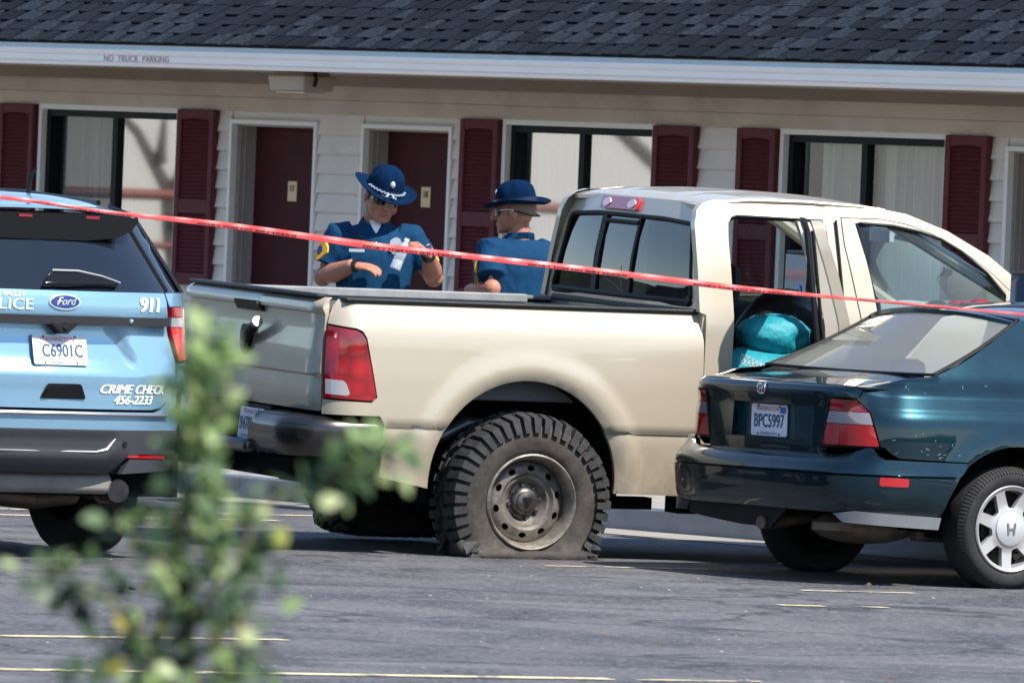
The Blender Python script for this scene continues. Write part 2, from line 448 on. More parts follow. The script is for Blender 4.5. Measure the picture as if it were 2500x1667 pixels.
# core wall built round the openings
xs=sorted([-14]+[v for a,b,_ in WIN for v in (a,b)]+[v for d in DOOR for v in d]+[11.5])
for a,b in zip(xs,xs[1:]):
    mid=(a+b)/2
    w_=[w for w in WIN if w[0]<mid<w[1]]; d_=[d for d in DOOR if d[0]<mid<d[1]]
    if w_: wall.box(((a+b)/2,.10,WB/2),(b-a,.2,WB)); wall.box(((a+b)/2,.10,(WT+2.49)/2),(b-a,.2,2.49-WT))
    elif d_: wall.box(((a+b)/2,.10,(DT+2.49)/2),(b-a,.2,2.49-DT))
    else: wall.box(((a+b)/2,.10,1.245),(b-a,.2,2.49))
wall.box((-14.0,4,1.245),(.2,8,2.49)); wall.box((11.5,4,1.245),(.2,8,2.49)); wall.box((-1.25,8,1.245),(25.5,.2,2.49))
wl=wall.build('wall',white,motel,smooth=False)
# lap boards
BLK=[(a-.005,b+.005,WB) for a,b,_ in WIN]+[(a-.005,b+.005,0) for a,b in DOOR]+[(a+.02,b-.02,1.08) for a,b in SHUT]
BLK.sort(); EXP=.127
rows=[2.094-EXP*k for k in range(-1,16)]
rb=random.Random(5)
for z1 in rows:
    z0=z1-EXP; x=-13.8; blk=[(a,b) for a,b,zz in BLK if z1>zz]
    spans=[]
    for a,b in blk:
        if a>x: spans.append((x,a))
        x=max(x,b)
    spans.append((x,11.4))
    for a,b in spans:
        if b-a<.05: continue
        top=min(z1+.012,2.24)
        m=MB(); m.add([(a,-.034,z0),(b,-.034,z0),(b,-.004,top),(a,-.004,top),(a,0.0,z0),(b,0.0,z0),(b,0.0,top),(a,0.0,top)],[(0,1,2,3),(1,5,6,2),(4,0,3,7),(0,4,5,1),(3,2,6,7)])
        m.build('siding_board',white,wl,smooth=False)
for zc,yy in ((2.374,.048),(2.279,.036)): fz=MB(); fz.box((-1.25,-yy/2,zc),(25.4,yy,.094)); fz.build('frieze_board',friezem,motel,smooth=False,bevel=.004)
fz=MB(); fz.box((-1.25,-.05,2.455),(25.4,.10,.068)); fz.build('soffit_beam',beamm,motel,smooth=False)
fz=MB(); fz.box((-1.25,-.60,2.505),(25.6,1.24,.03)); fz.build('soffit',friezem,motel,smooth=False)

filmm=glass('reflective_window_glass',(.55,.57,.58),1.0,.028,.40)
plain=glass('plain_window_glass',(.8,.84,.84),1.15,.0,.03)
def curtain_mat(name,a,b):
    m=mat(name,a,.9); n,l=m.node_tree.nodes,m.node_tree.links; tc=n.new('ShaderNodeTexCoord'); mpn=n.new('ShaderNodeMapping'); mpn.inputs['Scale'].default_value=(14,1,.35)
    z=n.new('ShaderNodeTexNoise'); z.inputs['Scale'].default_value=1.2; z.inputs['Detail'].default_value=4; l.new(tc.outputs['Object'],mpn.inputs[0]); l.new(mpn.outputs[0],z.inputs['Vector'])
    r=n.new('ShaderNodeMapRange'); r.inputs[1].default_value=.35; r.inputs[2].default_value=.65; l.new(z.outputs['Fac'],r.inputs[0])
    x=n.new('ShaderNodeMix'); x.data_type='RGBA'; x.inputs['A'].default_value=(*a,1); x.inputs['B'].default_value=(*b,1); l.new(r.outputs[0],x.inputs['Factor']); l.new(x.outputs['Result'],n['Principled BSDF'].inputs['Base Color']); return m
cdark=curtain_mat('grey_sheer_curtain',(.13,.14,.15),(.24,.25,.26)); ccream=curtain_mat('cream_curtain',(.84,.82,.76),(.70,.68,.62)); cgrey=curtain_mat('pale_grey_curtain',(.62,.60,.54),(.36,.36,.36))
def curtain(par,x0,x1,m,seed,amp=.02):
    rd=random.Random(seed); N=int((x1-x0)/.014); vs=[]; fs=[]; ph=rd.random()*6
    for i in range(N+1):
        x=x0+(x1-x0)*i/N; y=.14+amp*math.sin(x*62+ph+1.3*math.sin(x*9))
        for z in (WB+.06,WT-.07): vs.append((x,y,z))
    for i in range(N): fs.append((2*i,2*i+2,2*i+3,2*i+1))
    MB().add(vs,fs).build('curtain',m,par)
for wi,(a,b,c) in enumerate(WIN):
    f=MB(); t=.036
    f.box(((a+b)/2,-.012,WT-t/2),(b-a,.05,t)); f.box((a+t/2,-.012,(WB+WT)/2-t/2),(t,.05,WT-WB-t)); f.box((b-t/2,-.012,(WB+WT)/2-t/2),(t,.05,WT-WB-t)); f.box(((a+b)/2,-.022,WB+t/2),(b-a-2*t,.07,t))
    w=f.build('window',trim,motel,smooth=False,bevel=.004)
    s=MB(); a1,b1=a+t,b-t; q=.045
    s.box(((a1+b1)/2,.06,WT-t-q/2),(b1-a1,.1,q)); s.box(((a1+b1)/2,.06,WB+t+q/2),(b1-a1,.1,q))
    s.box((a1+q/2,.06,(WB+WT)/2),(q,.1,WT-WB-2*t-2*q)); s.box((b1-q/2,.06,(WB+WT)/2),(q,.1,WT-WB-2*t-2*q)); s.box((c-.05,.06,(WB+WT)/2),(.055,.09,WT-WB-2*t-2*q))
    s.build('frame',black,w,smooth=False)
    for k,(x0,x1) in enumerate(((a1+q,c-.078),(c-.022,b1-q))):
        y=.045 if k else .075
        m=filmm if (wi,k) in ((0,1),(1,0),(1,1)) else plain
        MB().add([(x0,y,WB+t+q),(x1,y,WB+t+q),(x1,y,WT-t-q),(x0,y,WT-t-q)],[(0,1,2,3)]).build('pane',m,w,smooth=False)
    if wi==0: curtain(w,a1,c,cdark,1)
    if wi==1: curtain(w,a1+.14,b1,ccream,2,.012); curtain(w,a1+.02,a1+.13,cdark,8)
    if wi==2: curtain(w,a1+.16,c,cgrey,3); curtain(w,c+.01,b1,cgrey,4)
    r=MB(); r.add([(a1,.5,WB),(b1,.5,WB),(b1,.5,WT),(a1,.5,WT)],[(0,1,2,3)]); r.build('dark_interior',darkin,w,smooth=False)
# shutters: frame with mid rail, louvre slats
sm=None
for a,b in SHUT:
    z0,z1=1.06,2.232; f=MB(); t=.05; y=-.045; d=.05
    f.box((a+t/2,y,(z0+z1)/2),(t,d,z1-z0)); f.box((b-t/2,y,(z0+z1)/2),(t,d,z1-z0))
    f.box(((a+b)/2,y,z0+.04),(b-a-2*t,d-.004,.08)); f.box(((a+b)/2,y,1.585),(b-a-2*t,d-.004,.10))
    # arched head
    N=10; top=[(a+t+(b-a-2*t)*k/N, z1-.070+.010*math.sin(math.pi*k/N)) for k in range(N+1)]
    f.prism([(b-t,z1),(a+t,z1)]+top,lambda p,q,o:Vector((p,y+o,q)),-d/2+.002,d/2-.002)
    f.box(((a+b)/2,-.026,(z0+z1)/2),(b-a-.02,.010,z1-z0-.02))
    sh=f.build('shutter',maroon,motel,smooth=False,bevel=.006)
    if sm is None:
        s=MB(); s.box((0,0,0),(1,.008,.034),Matrix.Rotation(R(-38),3,'X')); sm=s.mesh('louvre_slat',maroon,smooth=False)
    zz=z0+.10
    while zz<z1-.07:
        if not (1.525<zz<1.645): link('louvre_slat',sm,sh,((a+b)/2,-.045,zz),scale=(b-a-2*t,1,1))
        zz+=.0275
# doors
platem=mat('brass_plaque',(.62,.46,.26),.45,.2); inkm=mat('dark_ink',(.03,.02,.02),.6)
jamb=mat('taupe_jamb',(.33,.30,.28),.6,var=(3,.5,(.26,.24,.22)))
for di,(a,b) in enumerate(DOOR):
    f=MB(); t=.032
    f.box((a+t/2,-.014,(DB+DT)/2),(t,.05,DT-DB)); f.box((b-t/2,-.014,(DB+DT)/2),(t,.05,DT-DB)); f.box(((a+b)/2,-.014,DT-t/2),(b-a-2*t,.05,t))
    d=f.build('door_frame',trim,motel,smooth=False,bevel=.004)
    j=MB()
    j.box((a+t+.006,.085,(DB+DT)/2-.02),(.012,.15,DT-DB-.04)); j.box((b-t-.006,.085,(DB+DT)/2-.02),(.012,.15,DT-DB-.04)); j.box(((a+b)/2,.085,DT-t-.006),(b-a-2*t-.03,.15,.012))
    for k in (.03,.075): j.box((a+t+.015,k,(DB+DT)/2-.02),(.008,.012,DT-DB-.06))
    j.build('door_jamb',jamb,d,smooth=False)
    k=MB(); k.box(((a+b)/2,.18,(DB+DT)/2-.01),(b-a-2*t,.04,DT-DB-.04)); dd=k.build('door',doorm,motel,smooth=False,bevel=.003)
    h=MB(); h.tube([(a+.12,.16,1.05),(a+.12,.10,1.05)],.012); h.ell((a+.12,.09,1.05),(.028,.022,.028)); h.build('door_knob',mat('worn_brass',(.5,.36,.18),.35,1.),dd)
    if di<2:
        pl=MB(); cx=(a+b)/2-.01; pl.box((cx,.156,1.712),(.10,.008,.135)); po=pl.build('number_plaque',platem,dd,smooth=False,bevel=.006)
        tm=MB(); text_mb(tm,('17','18')[di],.062,lambda x,y,o:Vector((cx+x,.1515-o,1.728+y)),sx=.9,bold=.002); tm.build('room_number',inkm,po,smooth=False)
# soffit lamp
lm=mat('lamp_housing',(.34,.29,.23),.5,var=(6,.5,(.25,.22,.18)))
m=MB(); m.box((1.48,-1.0,2.475),(.34,.22,.025)); m.box((1.48,-1.0,2.415),(.36,.24,.10),taper=1.1); lo=m.build('soffit_lamp',lm,motel,smooth=False,bevel=.012)
m=MB(); m.box((1.48,-1.0,2.357),(.30,.18,.012)); m.build('lens',mat('frosted_lens',(.55,.5,.42),.3),lo,bevel=.004)
m=MB(); m.tube([(1.70,-1.06,2.49),(1.72,-1.06,2.44),(1.70,-1.06,2.40)],.014); m.build('lamp_bracket',black,lo)
# gutter, drip edge, lettering
gw=mat('white_gutter_metal',(.80,.80,.81),.35,var=(1.6,.35,(.68,.68,.70)))
prof=[(-1.20,2.492),(-1.262,2.490),(-1.270,2.512),(-1.282,2.522),(-1.282,2.558),(-1.296,2.566),(-1.304,2.586),(-1.304,2.598),(-1.292,2.598),(-1.292,2.592),(-1.21,2.592)]
m=MB(); m.prism(prof,lambda y,z,o:Vector((o,y,z)),-14.2,11.7); gt=m.build('gutter',gw,motel,ang=25)
m=MB(); m.box((-1.25,-1.262,2.618),(25.9,.02,.046)); m.build('drip_edge',mat('pale_blue_metal',(.50,.58,.62),.45,.3),motel,smooth=False)
tm=MB(); text_mb(tm,'NO  TRUCK  PARKING',.082,lambda x,y,o:Vector((.045+x,-1.2835-o,2.538+y*.72)),sx=.88,bold=.0); tm.build('lettering',mat('faded_red_paint',(.34,.20,.24),.7),gt,smooth=False)
# roof and shingles
PT=R(28); cs,sn=math.cos(PT),math.sin(PT)
RS=[mat('slate_shingle',(.0066,.0100,.0150),.9,spec=.12,bump=(160,.5),var=(30,.7,(.013,.019,.027))),mat('slate_shingle_dark',(.0046,.0072,.0115),.9,spec=.12,bump=(160,.5),var=(30,.7,(.0068,.010,.0148))),mat('slate_shingle_pale',(.0112,.016,.023),.9,spec=.12,bump=(160,.5),var=(30,.7,(.036,.047,.06)))]
def rp(x,d,o): return Vector((x,-1.29+d*cs-o*sn,2.640+d*sn+o*cs))     # d up the slope, o off it
m=MB(); m.add([rp(-14.3,0,-.01),rp(11.8,0,-.01),rp(11.8,6.2,-.01),rp(-14.3,6.2,-.01)],[(0,1,2,3)])
m.add([(-14.3,9.4,2.6),(11.8,9.4,2.6),rp(11.8,6.2,-.01),rp(-14.3,6.2,-.01)],[(0,1,2,3)])
roof=m.build('roof',RS[1],motel,smooth=False)
E2=.143; rs=random.Random(11); tabs={}; SHN=[]; FAR=MB()
for k in range(43):
    d0=k*E2; m=MB(); m.add([rp(-14.3,d0,.007),rp(11.8,d0,.007),rp(11.8,d0+E2+.03,.001),rp(-14.3,d0+E2+.03,.001),rp(-14.3,d0,-.008),rp(11.8,d0,-.008)],[(0,1,2,3),(0,4,5,1)])
    m.build('shingle_course',RS[0],roof,smooth=False)
    if k<24:
        x=-9.0; end=11.5
        while x<end:
            w=rs.uniform(.10,.21); key=(round(w*40)/40,rs.choice((0,0,1,2,2)))
            if key not in tabs:
                ww=key[0]; s=MB(); tp=.014
                vs=[(0,0,.0),(ww,0,0),(ww-tp,E2+.02,-.004),(tp,E2+.02,-.004)]; vs=vs+[(a,b,c+.009) for a,b,c in vs]
                s.add(vs,[(4,5,6,7),(0,1,5,4),(1,2,6,5),(3,0,4,7)]); tabs[key]=s.mesh('shingle',RS[key[1]],smooth=False)
            P_=rp(x,d0-.004,.008)
            if k<5 and -2.6+k*.16<x<9.5+k*.16 and len(SHN)<298: SHN.append(link('shingle',tabs[key],roof,P_,(PT,0,0)))
            else: M_=Matrix.Translation(P_)@Matrix.Rotation(PT,4,'X'); me_=tabs[key]; FAR.add([M_@v.co for v in me_.vertices],[tuple(f.vertices) for f in me_.polygons],key[1])
            x+=key[0]+rs.uniform(.04,.13)

tag(FAR.build('upper_shingles',RS,roof,smooth=False),kind='stuff')
# pale house, railing, tank and bare tree off to the west: seen only mirrored in the motel windows
hs=tag(empty('cream_house',(-44.5,78.2,0),(0,0,R(-13))),'plain cream house west of the motel, mirrored in its windows','building')
m=MB(); m.box((-3,0,1.75),(6,20,3.5)); m.build('wall',mat('cream_stucco',(.80,.77,.70),.8,var=(.6,.5,(.7,.68,.62))),hs,smooth=False)
m=MB(); m.prism([(-6.6,3.5),(.7,3.5),(-3,4.6)],lambda x,z,o:Vector((x,o,z)),-10.4,10.4); m.build('roof',RS[0],hs,smooth=False)
bt=tag(empty('bare_tree',(-18.2,75.4,0)),'dark forked tree before the cream house, mirrored in the window','tree'); m=MB()
bk=mat('grey_bark',(.09,.08,.07),.9)
m.tube([(0,0,0),(.03,.05,1.2),(.0,.1,1.6)],[.12,.09,.08]); m.build('trunk',bk,bt); m=MB()
for q in ([(0,.1,1.6),(.1,-.25,2.2),(.1,-.5,3.2)],[(0,.1,1.6),(0,.4,2.1),(.1,.9,2.6),(0,1.0,3.4)],[(0,.2,1.85),(.0,.15,2.6),(.1,.3,3.6)],[(0,.6,2.3),(0,.95,2.25),(0,1.3,2.6)]): m.tube(q,[.06,.04,.02,.012][:len(q)])
m.build('branches',bk,bt)
b2=tag(empty('leaning_tree',(-21.0,72.3,0)),'bare leaning tree whose curved limbs show in the middle motel window','tree'); m=MB()
m.tube([(0,-1.2,0),(0,-.9,1.0),(0,-.4,1.9),(0,.2,2.4),(0,.9,2.7),(0,1.9,2.9)],[.12,.09,.07,.055,.04,.025]); m.build('trunk',bk,b2); m=MB()
m.tube([(0,-.4,1.9),(0,-.5,2.5),(0,-.3,3.4)],[.07,.05,.03]); m.tube([(0,.2,2.4),(.1,.4,3.0),(.1,.5,3.8)],[.06,.04,.02]); m.build('branches',bk,b2)
m=MB(); m.tube([(-19,70.5,1.62),(-17.4,78,1.58)],.045)
for k in range(6): m.tube([(-19+.32*k,70.5+1.5*k,0),(-19+.32*k,70.5+1.5*k,1.62)],.03)
m.tube([(-19,70.5,1.2),(-17.4,78,1.16)],.03)
tag(m.build('red_railing',mat('rust_red_paint',(.28,.09,.06),.5)),'rust red railing mirrored in the left motel window','railing')
m=MB(); m.lathe([(0,0),(.25,0),(.26,.1),(.26,1.75),(.2,1.88),(0,1.92)],20,Matrix.Translation((-17.6,74.0,0))); tag(m.build('blue_tank',mat('blue_plastic',(.03,.16,.30),.4)),'tall blue tank behind the red railing, mirrored in a window','tank')

# ================================================================ PICKUP
TO=Vector((-.2788,52.843,0)); TR=(.02,0,R(23.5))
truck=tag(empty('pickup_truck',TO,TR),'champagne pickup with a flat rear tyre and its rear door swung open','pickup truck')
champ=mat('champagne_paint',(.455,.395,.30),.30,.22,.6,var=(1.6,.45,(.42,.37,.29)),flake=.05)
n_,l_=champ.node_tree.nodes,champ.node_tree.links; p_=n_['Principled BSDF']; src=p_.inputs['Base Color'].links[0].from_socket
tc_=n_.new('ShaderNodeTexCoord'); sx_=n_.new('ShaderNodeSeparateXYZ'); l_.new(tc_.outputs['Object'],sx_.inputs[0])
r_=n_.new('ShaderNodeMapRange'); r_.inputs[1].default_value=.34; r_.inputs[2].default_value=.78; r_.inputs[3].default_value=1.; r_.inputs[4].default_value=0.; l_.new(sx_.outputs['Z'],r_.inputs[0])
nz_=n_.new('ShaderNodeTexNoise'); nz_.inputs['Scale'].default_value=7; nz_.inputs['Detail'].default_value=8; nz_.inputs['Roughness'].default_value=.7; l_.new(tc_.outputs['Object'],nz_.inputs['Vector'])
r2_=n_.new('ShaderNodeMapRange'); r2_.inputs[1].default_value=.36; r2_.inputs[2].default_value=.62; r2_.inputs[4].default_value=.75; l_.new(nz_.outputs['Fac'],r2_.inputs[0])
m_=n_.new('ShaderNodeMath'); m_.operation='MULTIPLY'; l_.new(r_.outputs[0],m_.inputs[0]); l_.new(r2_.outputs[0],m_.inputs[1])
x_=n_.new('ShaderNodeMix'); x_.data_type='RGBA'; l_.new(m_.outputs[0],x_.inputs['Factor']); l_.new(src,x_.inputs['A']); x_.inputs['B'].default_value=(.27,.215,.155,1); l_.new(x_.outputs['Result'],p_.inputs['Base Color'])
champin=mat('champagne_paint_inner',(.52,.46,.37),.45,.2,.3)
rubber=mat('black_rubber',(.006,.006,.007),.6,spec=.25); plast=mat('black_plastic',(.010,.010,.011),.5,spec=.3,bump=(120,.15)); under=mat('underbody_black',(.004,.004,.0045),.9,spec=.1)
liner=mat('bed_liner_grey',(.13,.135,.14),.65,bump=(40,.3)); chrome=mat('chrome',(.75,.75,.76),.12,1.); steel=mat('dull_steel',(.28,.27,.26),.4,.9,var=(12,.7,(.2,.18,.16)))
def red_lens(name,a,b,sc):
    m=mat(name,a,.12,0,1.); n,l=m.node_tree.nodes,m.node_tree.links; p=n['Principled BSDF']
    tc=n.new('ShaderNodeTexCoord'); v=n.new('ShaderNodeTexVoronoi'); v.inputs['Scale'].default_value=sc; l.new(tc.outputs['Object'],v.inputs['Vector'])
    r=n.new('ShaderNodeMapRange'); r.inputs[1].default_value=.15; r.inputs[2].default_value=.75; l.new(v.outputs['Distance'],r.inputs[0])
    x=n.new('ShaderNodeMix'); x.data_type='RGBA'; x.inputs['A'].default_value=(*a,1); x.inputs['B'].default_value=(*b,1); l.new(r.outputs[0],x.inputs['Factor']); l.new(x.outputs['Result'],p.inputs['Base Color'])
    b_=n.new('ShaderNodeBump'); b_.inputs['Strength'].default_value=.25; b_.inputs['Distance'].default_value=.01; l.new(v.outputs['Distance'],b_.inputs['Height']); l.new(b_.outputs[0],p.inputs['Normal']); return m
redl=red_lens('red_lens',(.36,.003,.008),(.15,.001,.004),11); redflat=mat('red_lens_smooth',(.36,.004,.008),.15,0,1.); whitel=mat('clear_lens',(.50,.48,.49),.12,.3,1.)
privacy=glass('privacy_glass',(.03,.04,.05),1.5,.0,.015); clearg=glass('car_glass',(.74,.84,.84),1.2,.0,.02)
BO=[(.30,-.05),(.37,-.035),(.60,-.012),(.650,-.014),(.660,.0),(.9,.004),(1.06,.0),(1.11,-.006),(1.17,-.026),(1.22,-.05),(1.245,-.068),(1.262,-.10)]
def bed_out(s,z):
    o=interp(BO,z); x=TRUCKP.at(s)[0]
    if s>1.12 and z<1.1:
        d=math.hypot(x+.035,(z-.393)*1.0)
        o+=.015*sstep(.66,.585,d)
        if d<.548: o-=.024*((.548-d)/.05)**1.5 if d>.498 else .024
    return o
bedR=ribbon(TRUCKP,bed_out); bedL=ribbon(TRUCKP,bed_out,-1)
sX=TRUCKP.sx
lampP=[(.927,.782),(1.165,.774),(1.186,.785),(1.190,.80),(1.124,1.074),(1.105,1.10),(1.078,1.115),(.924,1.133)]
side=[(.912,1.262),(sX(.90),1.256),(sX(.905),.345)]+[(sX(x),z) for x,z in arc(-.036,.385,.502,.510,-4,184,40)]+[(sX(-.80),.40),(sX(-.80),.66),(sX(-.825),.70),(.915,.70),(.915,.772),(1.17,.764),(1.20,.79),(1.133,1.08),(1.112,1.112),(1.08,1.125),(.915,1.143)]
for mpf,nm in ((bedR,'R'),(bedL,'L')):
    panel('bedside',side,mpf,champ,truck,sp=.032,thick=.025,rows=(.648,.661,1.06,1.2,1.24),ang=50)
    red=[p for p in lampP]; rev=[(.935,.800),(1.045,.795),(1.056,.806),(1.036,.856),(1.022,.868),(.932,.873)]
    lp=panel('tail_lamp',red,mpf if 0 else (lambda a,b,o,f=mpf:f(a,b,o+.006)),redl,truck,sp=.03,holes=[rev],thick=.03,ang=60)
    panel('reverse_lens',rev,lambda a,b,o,f=mpf:f(a,b,o+.006),whitel,lp,sp=.03,thick=.02)
    panel('lamp_recess',[(.90,.75),(1.22,.75),(1.16,1.12),(1.10,1.15),(.90,1.16)],lambda a,b,o,f=mpf:f(a,b,o-.03),rubber,lp,sp=.04,thick=0)
    # arch liner
    m=MB(); k=-1 if nm=='R' else 1
    A=arc(-.036,.385,.515,.523,-12,192,24); rings=[[Vector((x,k*.965,z)) for x,z in A],[Vector((x,k*.55,z)) for x,z in A]]
    m.loft(rings,cap=False,closed=False); m.box((-.036,k*.54,.62),(1.1,.02,.75)); m.build('wheel_arch_liner',under,truck)
# tailgate
TGO=[(.70,-.02),(.74,-.004),(.86,-.004),(.880,-.016),(.892,.010),(1.0,.004),(1.12,-.010),(1.185,-.014),(1.198,.012),(1.235,.012),(1.255,-.010),(1.272,-.05)]
tgm=ribbon(TRUCKP,lambda s,z: interp(TGO,z)+.004*math.sin(s*3))
tg=panel('tailgate',rounded([(-.905,.712),(.905,.712),(.902,1.268),(-.902,1.268)],.015,2),tgm,champ,truck,sp=.036,thick=.03,rows=(.872,.882,.893,1.186,1.198,1.24,1.255),ang=45)
m=MB(); m.prism(rounded([(-.17,1.165),(.17,1.165),(.15,1.215),(-.15,1.215)],.01,2),tgm,-.01,.016); m.build('handle_bezel',plast,tg)
sh=[(-.005+x,1.018+z) for x,z in ((-.062,.075),(.062,.075),(.072,.03),(.05,-.04),(0,-.082),(-.05,-.04),(-.072,.03))]
m=MB(); m.prism(rounded(sh,.02,3),tgm,0,.02)
m.prism([(-.005-.02+.04*t,1.03) for t in (0,1)]+[(.012,.96),(-.022,.96)],tgm,.018,.026)
m.build('shield_badge',rubber,tg)
m=MB(); m.tube([(-1.165,-.03,1.025),(-1.178,-.13,1.068),(-1.185,-.215,1.105)],.026,12); m.tube([(-1.185,-.215,1.105),(-1.187,-.245,1.118)],.028,12,m=1); m.build('latch_lever',[rubber,steel],tg)
m=MB(); m.box((-1.095,0,1.274),(.07,1.70,.018)); m.build('tailgate_cap',plast,tg,bevel=.006)
# bed: floor, inner walls, rails
m=MB(); m.box((-.1,0,.80),(1.98,1.60,.03)); m.box((-.1,.80,1.005),(1.98,.03,.43)); m.box((-.1,-.80,1.02),(1.98,.03,.46)); m.box((.885,0,1.02),(.03,1.75,.46)); m.box((-1.06,0,.98),(.03,1.7,.5))
m.build('bed_liner',liner,truck,smooth=False)
for k in (1,-1):
    m=MB(); m.box((-.06,k*.885,1.262 if k<0 else 1.246),(1.90,.115,.022)); m.build('bed_rail_cap',plast if k<0 else liner,truck,smooth=False,bevel=.008)
m=MB(); m.box((.875,0,1.258),(.05,1.62,.03)); m.build('bed_rail_cap',plast,truck,smooth=False,bevel=.008)
m=MB(); m.box((-.19,.79,1.243),(1.78,.07,.042)); m.build('rail_plank',mat('weathered_grey_rail',(.26,.265,.27),.7,var=(9,.8,(.16,.165,.17))),truck,smooth=False,bevel=.006)
# bumper
bumpm=mat('dark_reflection_chrome',(.060,.056,.052),.30,.9,.4,var=(7,.6,(.10,.095,.09)))  # chrome; dark reflection of shaded ground put into its colour
BP=arcpath(-1.27,.985,.27,-.78)
bo=[(.47,-.06),(.50,-.022),(.60,.0),(.655,-.004),(.675,-.016),(.688,-.045)]
for k in (1,-1):
    f=ribbon(BP,lambda s,z:interp(bo,z),k)
    m=MB(); panel_mb(m,rounded([(.30,.475),(BP.L,.50),(BP.L,.66),(BP.L-.03,.688),(.46,.688)],.012,2),f,sp=.035,thick=.05)
    b=m.build('bumper_end',bumpm,truck,ang=50)
    m=MB(); vs=[]; 
    for s in [.46+(BP.L-.02-.46)*i/24 for i in range(25)]:
        a=f(s,.684,-.035); q=f(s,.684,-.15); q.y=q.y if abs(q.y)<.9 else .9*(-k); vs.append((a,q))
    m.loft([[a+Vector((0,0,.006)),q+Vector((0,0,.008))] for a,q in vs],cap=False,closed=False); m.build('step_pad',plast,b)
m=MB(); m.box((-1.235,0,.505),(.10,.78,.07)); m.build('bumper_centre',bumpm,truck,bevel=.02)
m=MB(); m.box((-1.06,0,.60),(.05,1.3,.18)); m.box((-.98,0,.62),(.2,1.7,.14)); m.build('bumper_recess',rubber,truck,smooth=False)
platew=mat('plate_white',(.72,.74,.78),.4,var=(9,.6,(.55,.62,.72))); plateb=mat('plate_blue',(.02,.05,.16),.5); plater=mat('plate_red',(.5,.06,.08),.5)
def plate(par,fn,number,tab=True,bleed=True):
    m=MB(); m.prism(rounded([(-.1525,-.076),(.1525,-.076),(.1525,.076),(-.1525,.076)],.012,3),fn,0,.004); p=m.build('licence_plate',platew,par,smooth=False)
    t=MB(); text_mb(t,number,.092,lambda x,y,o:fn(x+(.012 if len(number)<7 else 0),-.006+y*1.0,.0045+o),sx=.74,bold=.0015); t.build('plate_number',plateb,p,smooth=False)
    t=MB(); text_mb(t,'WASHINGTON',.030,lambda x,y,o:fn(x-.012,.054+y,.0045+o),sx=.95); t.build('state_name',plater,p,smooth=False)
    t=MB(); text_mb(t,'EVERGREEN STATE',.017,lambda x,y,o:fn(x,-.064+y,.0045+o)); t.build('plate_motto',plateb,p,smooth=False)
    if tab:
        t=MB()
        for cx in (.118,): t.prism([(cx-.024,.036),(cx+.024,.036),(cx+.024,.066),(cx-.024,.066)],fn,.004,.0055)
        t.build('plate_tab',mat('tab_blue',(.02,.10,.42),.5),p,smooth=False)
    t=MB()
    for cx in (-.09,.09):
        for cz in (-.066,.068): t.prism([(cx+.005*math.cos(a),cz+.005*math.sin(a)) for a in (0,1,2,3,4,5)],fn,.004,.007)
    t.build('plate_bolts',rubber,p,smooth=False); return p
plate(truck,lambda a,b,o:Vector((-1.13-o+.10*b,-.08-a*.98,.607+b)),'B47820W')
m=MB(); m.box((-1.105,-.08,.607),(.012,.40,.19)); m.build('plate_recess',rubber,truck,smooth=False)
# underside
m=MB()
for k in (-1,1): m.box((.6,k*.45,.56),(3.6,.09,.15))
m.box((1.9,0,.60),(2.6,1.7,.16)); m.box((-.7,0,.62),(.5,.9,.2)); m.tube([(0,-.75,.30),(0,.75,.33)],.06,10); m.ell((0,.02,.32),(.17,.16,.15)); m.box((-.62,.45,.50),(.25,.2,.16))
for k in (-1,1): m.tube([(-.75,k*.62,.52),(-.3,k*.62,.40),(0,k*.62,.36),(.35,k*.62,.40),(.7,k*.62,.52)],.035,6); m.tube([(.15,k*.5,.33),(.25,k*.55,.75)],.03)
m.box((.98,-.72,.30),(.18,.16,.10)); m.box((.60,-.83,.30),(.22,.1,.06)); m.build('underbody',under,truck,smooth=False)
m=MB(); m.lathe([(.16,-.09),(.36,-.09),(.385,-.05),(.385,.05),(.36,.09),(.16,.09)],28,Matrix.Translation((-.72,0,.46))); m.build('spare_tyre',rubber,truck)
m=MB(); m.box((-1.12,0,.42),(.14,1.5,.11)); m.box((-1.0,-.62,.44),(.3,.3,.14)); m.box((-1.24,0,.42),(.14,.09,.09)); m.build('tow_hitch',under,truck,smooth=False,bevel=.01)
m=MB(); pts=[(1.5,-.35,.42),(.6,-.55,.42),(.35,-.6,.60),(-.2,-.62,.66),(-.55,-.68,.50),(-.80,-.80,.385)]; m.tube(pts,.038,10); m.lathe([(.046,0),(.046,.13),(.038,.13),(.038,.0)],20,Matrix.Translation((-.74,-.775,.40))@Vector((-.75,-.55,-.12)).to_track_quat('Z','Y').to_matrix().to_4x4()); m.build('exhaust_pipe',steel,truck)

